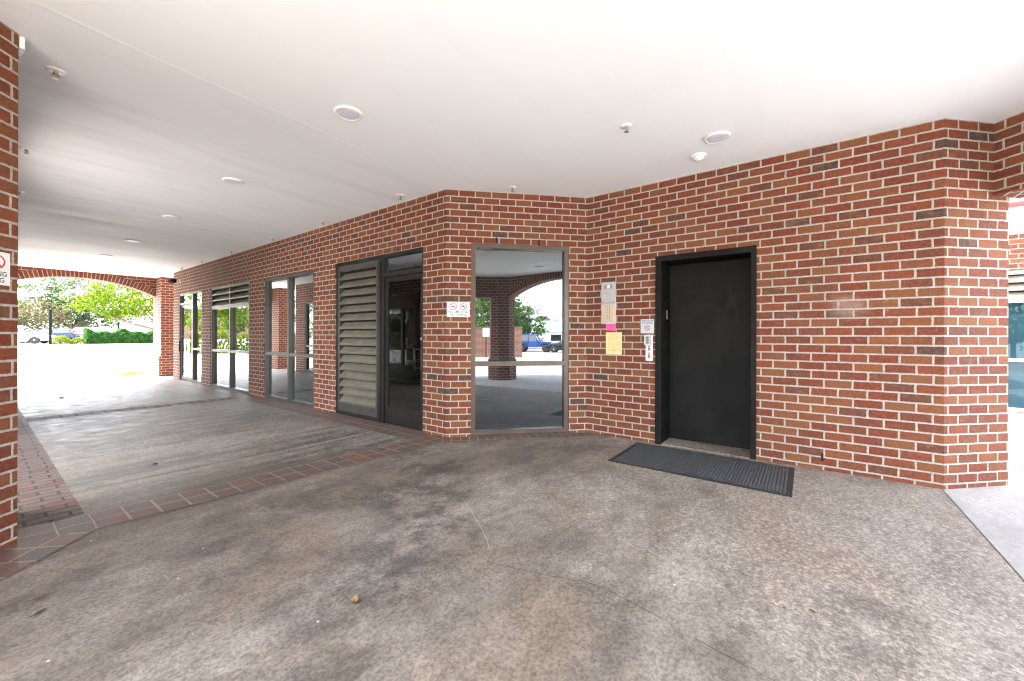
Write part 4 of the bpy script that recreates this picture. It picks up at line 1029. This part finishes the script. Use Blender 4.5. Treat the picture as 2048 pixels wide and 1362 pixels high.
# mirrored in the corner window (south-west) and in other glass
for i, (x, y, h, mt, lb, nc) in enumerate(((-19.5, -25.5, 8.2, 'leaf_green', 'bushy green tree mirrored at the left of the corner window', 150),
        (-24.8, -42, 6.2, 'leaf_green', 'round green tree mirrored behind the blue off-roader', 150), (-27, -37.5, 8.2, 'leaf_green', 'taller green tree mirrored beside the octagonal column', 150),
        (-40, -92, 12.0, 'leaf_pale', 'distant tree mirrored at the right edge of the corner window', 90), (-48, -88, 8.0, 'leaf_pale', 'distant tree line crown mirrored above the green roof', 90))):
    tree('broadleaf_tree', lb, x, y, [(0, 0, h * .60, h * .42, h * .42, h * .38), (h * .12, 0, h * .36, h * .38, h * .38, h * .22), (-h * .1, 0, h * .78, h * .25, h * .25, h * .20)], mt, nc, 34, h * .05, h * .02 + .03, .18, fork=.3)

for (x, y, h, lb) in ((-13.5, -7.2, 5.0, 'dark green tree to the west mirrored in the far right window'), (-17.0, -10.2, 6.0, 'second dark green tree to the west mirrored in the far right window')):
    tree('broadleaf_tree', lb, x, y, [(0, 0, h * .55, h * .34, h * .34, h * .38), (0, 0, h * .30, h * .28, h * .28, h * .22)], 'leaf_green', 80, 34, h * .06, .12, .12, fork=.3)
# low brick enclosure, sign post, bin
t = thing('brick_enclosure', 'low red brick screen wall mirrored behind the octagonal column', 'wall', (-10, -15, 0))
W1 = Wall((-12.6, -12.6), (-8.35, -15.95), (.62, .78))
mb = MB(); mb.wbox(W1, 0, W1.L, -.25, 0, -.2, 2.0); mb.build('wall', M['brick_red'], t, merge=False)
mb = MB(); mb.wbox(W1, -.03, W1.L + .03, -.28, .03, 2.002, 2.07); mb.build('coping', M['cap'], t)
t = thing('sign_post', 'small white parking sign on a dark post before the low brick wall', 'sign', (-9.85, -13.8, -.05))
mb = MB(); mb.tube([(-9.85, -13.8, -.1), (-9.85, -13.8, 1.95)], .03, 8); mb.build('post', M['postdark'], t)
WSg = Wall((-10.10, -13.6), (-9.60, -14.0), (.62, .78))
mb = MB(); mb.wbox(WSg, .10, .54, .032, .04, 1.36, 1.95); mb.build('sign_plate', M['signwhite'], t)
t = thing('waste_container', 'teal waste container at the left end of the low brick wall', 'container', (-11.7, -12.3, -.05))
mb = MB(); P8 = [(-12.3, -12.2), (-11.5, -12.9), (-11.0, -12.3), (-11.8, -11.6)]
mb.prism(P8, .08, 1.50); mb.build('body', M['dumpster'], t, bevel=.03)
mb = MB(); mb.prism([(-12.36, -12.2), (-11.5, -12.96), (-10.94, -12.3), (-11.8, -11.54)], 1.503, 1.60); mb.build('lid', M['black_ink'], t, bevel=.02)
for p in P8:
    mb = MB(); mb.lathe((p[0] * .9 - 1.16, p[1] * .9 - 1.22, -.03), [(.06, 0), (.06, .11)], 12); mb.build('caster', M['tyre'], t)

def lamp_post(label, x, y, h, arm, double=False):
    z0 = ground_z(x, y); t = thing('street_lamp', label, 'lamp post', (x, y, z0))
    mb = MB(); mb.tube([(x, y, z0 - .1), (x, y, z0 + h)], [.10, .07], 10); mb.build('pole', M['postdark'], t)
    mb = MB(); mb.lathe((x, y, z0), [(.22, 0), (.22, .35), (.14, .42)], 14); mb.build('footing', M['cap'], t)
    for sg in ((1, -1) if double else (1,)):
        mb = MB(); ex, ey = x + sg * arm[0], y + sg * arm[1]; mb.tube([(x, y, z0 + h - .1), (ex, ey, z0 + h)], .035, 6); mb.build('arm', M['postdark'], t)
        mb = MB(); d = Vector((arm[0], arm[1], 0)).normalized() * sg; s_ = Vector((-d.y, d.x, 0)); c = Vector((ex, ey, z0 + h))
        mb.hexa([c + s_ * .16 - Vector((0, 0, .06)), c - s_ * .16 - Vector((0, 0, .06)), c - s_ * .16 + d * .7 - Vector((0, 0, .06)), c + s_ * .16 + d * .7 - Vector((0, 0, .06)), c + s_ * .14 + Vector((0, 0, .07)), c - s_ * .14 + Vector((0, 0, .07)), c - s_ * .12 + d * .66 + Vector((0, 0, .05)), c + s_ * .12 + d * .66 + Vector((0, 0, .05))])
        mb.build('lamp_head', M['postdark'], t)
    return t
lamp_post('parking lot lamp on a tall pole mirrored at the right of the corner window', -11.6, -32.5, 5.6, (-.9, -.3))
t = thing('bollard_post', 'slim black square post standing by the shrubs beyond the far arch', 'post', (3.98, 52.6, ground_z(4, 52.6)))
zp = ground_z(4, 52.6); mb = MB(); mb.box(3.90, 4.07, 52.5, 52.67, zp - .1, zp + 2.95); mb.build('shaft', M['postdark'], t, bevel=.01)
mb = MB(); mb.box(3.885, 4.085, 52.485, 52.685, zp + 2.952, zp + 3.02); mb.build('cap', M['postdark'], t)
t = thing('bollard_post', 'short black post top showing above the dark hedge', 'post', (9.0, 57.5, ground_z(9, 57.5)))
zp = ground_z(9, 57.5); mb = MB(); mb.box(8.92, 9.08, 57.4, 57.56, zp - .1, zp + 2.1); mb.build('shaft', M['postdark'], t)
mb = MB(); mb.box(8.90, 9.10, 57.38, 57.58, zp + 2.102, zp + 2.16); mb.build('cap', M['postdark'], t)

# ------------------------------------------------------------------ vehicles
from mathutils import Matrix
class Local(MB):
    def place(s, x, y, z, rot):
        m = Matrix.Translation((x, y, z)) @ Matrix.Rotation(rot, 4, 'Z')
        s.v = [m @ p for p in s.v]; return s
def side_prism(mb, prof, y0, y1, inset=0.0, zin=None, m=0):
    """side profile (x,z) extruded across the width; points above zin are pulled in"""
    k = lambda z: inset if zin is not None and z > zin else 0
    A = [(x, y0 + k(z), z) for x, z in prof]; B = [(x, y1 - k(z), z) for x, z in prof]; n = len(prof)
    mb.face(A[::-1], None, m); mb.face(B, None, m)
    for i in range(n):
        j = (i + 1) % n; mb.face([A[i], A[j], B[j], B[i]], None, m)
def wheels(t, P, xs, hw, r, rimm='silverpaint'):
    for x in xs:
        for sg in (-1, 1):
            m = Local(); m.lathe((x, sg * (hw - .24), r), [(r * .62, 0), (r * .97, .01), (r, .04), (r, .19), (r * .97, .22), (r * .62, .22)], 24, axis=(0, sg, 0)); w = m.place(*P).build('wheel', M['tyre'], t)
            m = Local(); m.lathe((x, sg * (hw - .20), r), [(r * .62, 0), (r * .62, .17), (r * .45, .16), (r * .12, .185)], 16, axis=(0, sg, 0)); m.place(*P).build('rim', M[rimm], w)
def car(label, x, y, rot, paint, suv=False):
    P = (x, y, ground_z(x, y), rot); t = thing('parked_car', label, 'car', P[:3]); hw = .90; h = 1.62 if suv else 1.42
    m = Local()
    prof = [(-2.25, .32), (-2.30, .62), (-2.22, .92), (-1.75, .98), (.85, .98), (1.55, .90), (2.12, .74), (2.28, .55), (2.22, .28), (1.85, .24), (1.75, .50), (1.45, .66), (1.12, .50), (1.02, .22), (-.98, .22), (-1.08, .50), (-1.4, .66), (-1.72, .50), (-1.82, .26)]
    side_prism(m, prof, -hw, hw, .06, .80); m.place(*P).build('body', M[paint], t, bevel=.05)
    xr = -2.1 if suv else -1.85
    m = Local(); side_prism(m, [(xr, .97), (1.05, .97), (.30, h - .06), (-.2, h - .03), (xr + .45, h - .05)], -hw + .07, hw - .07, .16, 1.1); m.place(*P).build('windows', M['carglass'], t, bevel=.03)
    m = Local(); side_prism(m, [(xr + .42, h - .07), (.34, h - .08), (.1, h - .01), (-.4, h + .02), (xr + .6, h - .01)], -hw + .215, hw - .215); m.place(*P).build('roof', M[paint], t, bevel=.02)
    m = Local()
    for sg in (-1, 1):
        for xa, xb in ((.98, .22), (-.42, -.44), (xr + .06, xr + .50)):
            m.tube([(xa, sg * (hw - .065), .98), (xb, sg * (hw - .215), h - .04)], .035, 6)
    m.place(*P).build('window_pillars', M[paint], t)
    for sg in (-1, 1):
        m = Local(); m.hexa([(2.05, sg * .50, .58), (2.25, sg * .50, .58), (2.18, sg * .86, .58), (1.85, sg * .88, .60), (2.0, sg * .50, .74), (2.19, sg * .50, .70), (2.10, sg * .86, .72), (1.80, sg * .885, .76)]); m.place(*P).build('headlight', M['headlamp'], t)
        m = Local(); m.hexa([(-2.31, sg * .55, .72), (-2.20, sg * .55, .72), (-2.05, sg * .905, .72), (-2.20, sg * .90, .72), (-2.29, sg * .55, .88), (-2.20, sg * .55, .88), (-2.05, sg * .89, .88), (-2.18, sg * .88, .88)]); m.place(*P).build('tail_light', M['tail'], t)
    m = Local(); m.box(2.20, 2.305, -.46, .46, .34, .54); m.place(*P).build('grille', M['black_ink'], t, bevel=.02)
    wheels(t, P, (1.43, -1.40), hw, .33)
    return t
def offroader(label, x, y, rot):
    P = (x, y, ground_z(x, y), rot); t = thing('offroad_vehicle', label, 'off-roader', P[:3])
    m = Local(); m.box(-1.95, .45, -.74, .74, .48, 1.12); m.hexa([(.45, -.70, .52), (1.75, -.58, .55), (1.75, .58, .55), (.45, .70, .52), (.45, -.70, 1.12), (1.75, -.56, 1.02), (1.75, .56, 1.02), (.45, .70, 1.12)])
    m.place(*P).build('body', M['bluepaint'], t, bevel=.04)
    m = Local(); side_prism(m, [(-1.93, 1.12), (.42, 1.12), (.12, 1.74), (-1.86, 1.74)], -.72, .72, .08, 1.3); m.place(*P).build('windows', M['carglass'], t)
    m = Local()
    for sg in (-1, 1):
        for xa, xb in ((.44, .13), (-.55, -.58), (-1.30, -1.30), (-1.92, -1.86)): m.tube([(xa, sg * .735, 1.10), (xb, sg * .66, 1.76)], .05, 6)
    m.tube([(.43, -.72, 1.13), (.43, .72, 1.13)], .04, 6); m.place(*P).build('window_pillars', M['bluepaint'], t)
    m = Local(); m.box(-1.92, .20, -.69, .69, 1.742, 1.84); m.place(*P).build('hard_top', M['bluepaint'], t, bevel=.03)
    for xc in (1.25, -1.25):
        for sg in (-1, 1):
            m = Local(); side_prism(m, [(xc - .62, .62), (xc - .38, .92), (xc + .38, .92), (xc + .62, .62), (xc + .55, .62), (xc + .34, .84), (xc - .34, .84), (xc - .55, .62)], min(sg * .55, sg * .94), max(sg * .55, sg * .94)); m.place(*P).build('fender', M['black_ink'], t)
    m = Local(); m.box(1.76, 1.80, -.42, .42, .62, .98); m.place(*P).build('grille', M['bluepaint'], t)
    m = Local()
    for k in range(7): m.box(1.80, 1.812, -.27 + k * .08, -.23 + k * .08, .66, .92)
    m.place(*P).build('grille_slots', M['black_ink'], t)
    for sg in (-1, 1):
        m = Local(); m.lathe((1.79, sg * .42, .84), [(.115, 0), (.11, .03), (.04, .05)], 18, axis=(1, 0, 0)); m.place(*P).build('headlight', M['headlamp'], t)
        m = Local(); m.box(.30, .42, sg * .80 - .10, sg * .80 + .10, 1.16, 1.34); m.place(*P).build('mirror', M['black_ink'], t, bevel=.03)
    m = Local(); m.box(1.85, 2.05, -.85, .85, .50, .68); m.place(*P).build('bumper', M['black_ink'], t, bevel=.03)
    m = Local(); m.lathe((-1.98, 0, 1.0), [(.24, 0), (.40, .02), (.40, .20), (.24, .22)], 22, axis=(-1, 0, 0)); m.place(*P).build('spare_wheel', M['tyre'], t)
    wheels(t, P, (1.25, -1.25), .90, .41, 'darkframe')
    return t
# direction of the mirrored view: its right is (.8046,-.594)
offroader('bright blue boxy off-roader mirrored in the corner window', -14.7, -27.9, math.radians(-22))
car('black sedan nose-in next to the mirrored blue off-roader', -11.2, -28.7, math.radians(158), 'blackpaint')
car('white car cut by the left brick corner beyond the far arch', 2.35, 57.2, math.radians(-25), 'whitepaint', True)
car('dark blue car parked beside the white car beyond the far arch', 4.35, 59.6, math.radians(165), 'navypaint')
car('silver car half hidden by the yellow green shrubs beyond the arch', 7.0, 62.5, math.radians(170), 'silverpaint')
car('white car partly behind the end of the dark hedge', 8.6, 66.0, math.radians(10), 'whitepaint', True)

# ------------------------------------------------------------------ buildings further off
t = thing('brick_shop', 'brick and white sided wing with louvered window at the far right edge', 'building', (12, -4, 0))
WX = Wall((10.3, 6.0), (10.3, -12.0), (-1, 0))
ops = [(6.0 + 1.55, 6.0 + 3.55, .0, 2.36, .12), (6.0 + 4.6, 6.0 + 6.6, .0, 2.36, .12)]
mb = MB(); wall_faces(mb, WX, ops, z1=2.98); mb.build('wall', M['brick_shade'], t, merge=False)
mb = MB(); mb.wbox(WX, 0, 18, -.15, .0, 2.982, 3.42)
for z in (3.12, 3.26): mb.wbox(WX, 0, 18, .0, .006, z, z + .012)
mb.build('siding', M['siding'], t)
mb = MB(); mb.wbox(WX, 0, 18, -.2, .35, 3.422, 3.60); mb.build('eave', M['redtrim'], t)
mb = MB(); mb.hexa([WX(0, .38, 3.602), WX(18, .38, 3.602), WX(18, -3.0, 3.602), WX(0, -3.0, 3.602), WX(0, .38, 3.64), WX(18, .38, 3.64), WX(18, -3.0, 4.9), WX(0, -3.0, 4.9)]); mb.build('roof', M['cap'], t)
for a, b in ((7.55, 9.55), (10.6, 12.6)):
    w = make_window(t, WX, a, b, 2.36, [], [.87], louver=1.86, frame='greylouver', glass='glassteal')
mb = MB(); mb.wbox(WX, 0, 18, -.5, -.4, -.2, 2.9); mb.build('dark_interior', M['black'], t)

t = thing('green_roof_building', 'long building with pale green metal roof mirrored behind the cars', 'building', (-42, -75, -.2))
W2 = Wall((-62, -60), (-22, -82), (.5, .87))
mb = MB(); mb.wbox(W2, 0, W2.L, -9, 0, -.3, 3.0); mb.build('wall', M['siding'], t)
mb = MB(); mb.hexa([W2(-1, .9, 2.9), W2(W2.L + 1, .9, 2.9), W2(W2.L + 1, -10, 2.9), W2(-1, -10, 2.9), W2(0, -4, 5.6), W2(W2.L, -4, 5.6), W2(W2.L, -5, 5.6), W2(0, -5, 5.6)]); mb.build('roof', M['metalroof'], t)
for k in range(7):
    mb = MB(); mb.wbox(W2, 3 + k * 6, 5.4 + k * 6, .0, .05, .8, 2.2); mb.build('window', M['carglass'], t)
t = thing('brick_shop', 'far brick building with teal awning just right of the left brick corner', 'building', (2, 98, .5))
mb = MB(); mb.box(-30, 4.75, 98, 110, 0, 6.2); mb.build('wall', M['brick_red'], t, merge=False)
mb = MB(); mb.box(-30.2, 4.85, 97.8, 110.2, 6.202, 6.5); mb.build('parapet', M['cap'], t)
mb = MB(); mb.hexa([(-6, 96.2, 3.3), (4.5, 96.2, 3.3), (4.5, 97.99, 3.3), (-6, 97.99, 3.3), (-6, 96.4, 3.5), (4.5, 96.4, 3.5), (4.5, 97.99, 4.6), (-6, 97.99, 4.6)]); mb.build('awning', M['teal'], t)
for k in range(3):
    mb = MB(); mb.box(-5 + k * 3.8, -2.4 + k * 3.8, 97.93, 97.995, .5, 3.0); mb.build('window', M['carglass'], t)
# a belt of trees along the horizon, further than single trees can be told apart
mb = MB(); pts = []
for k in range(520):
    a = random.uniform(0, 2 * PI); r = random.uniform(115, 150)
    x, y = r * math.sin(a), r * math.cos(a)
    if y > 60 and abs(x) < 40: continue
    h = random.uniform(3, 8)
    for i in range(16): pts.append((x + random.gauss(0, 2.5), y + random.gauss(0, 2.5), max(.3, random.uniform(.0, h))))
leaves(mb, pts, .8)
o = mb.build('distant_woodland', M['leaf_green'], merge=False); o['kind'] = 'stuff'
o['label'] = 'belt of distant trees along the horizon around the parking lots'; o['category'] = 'woodland'
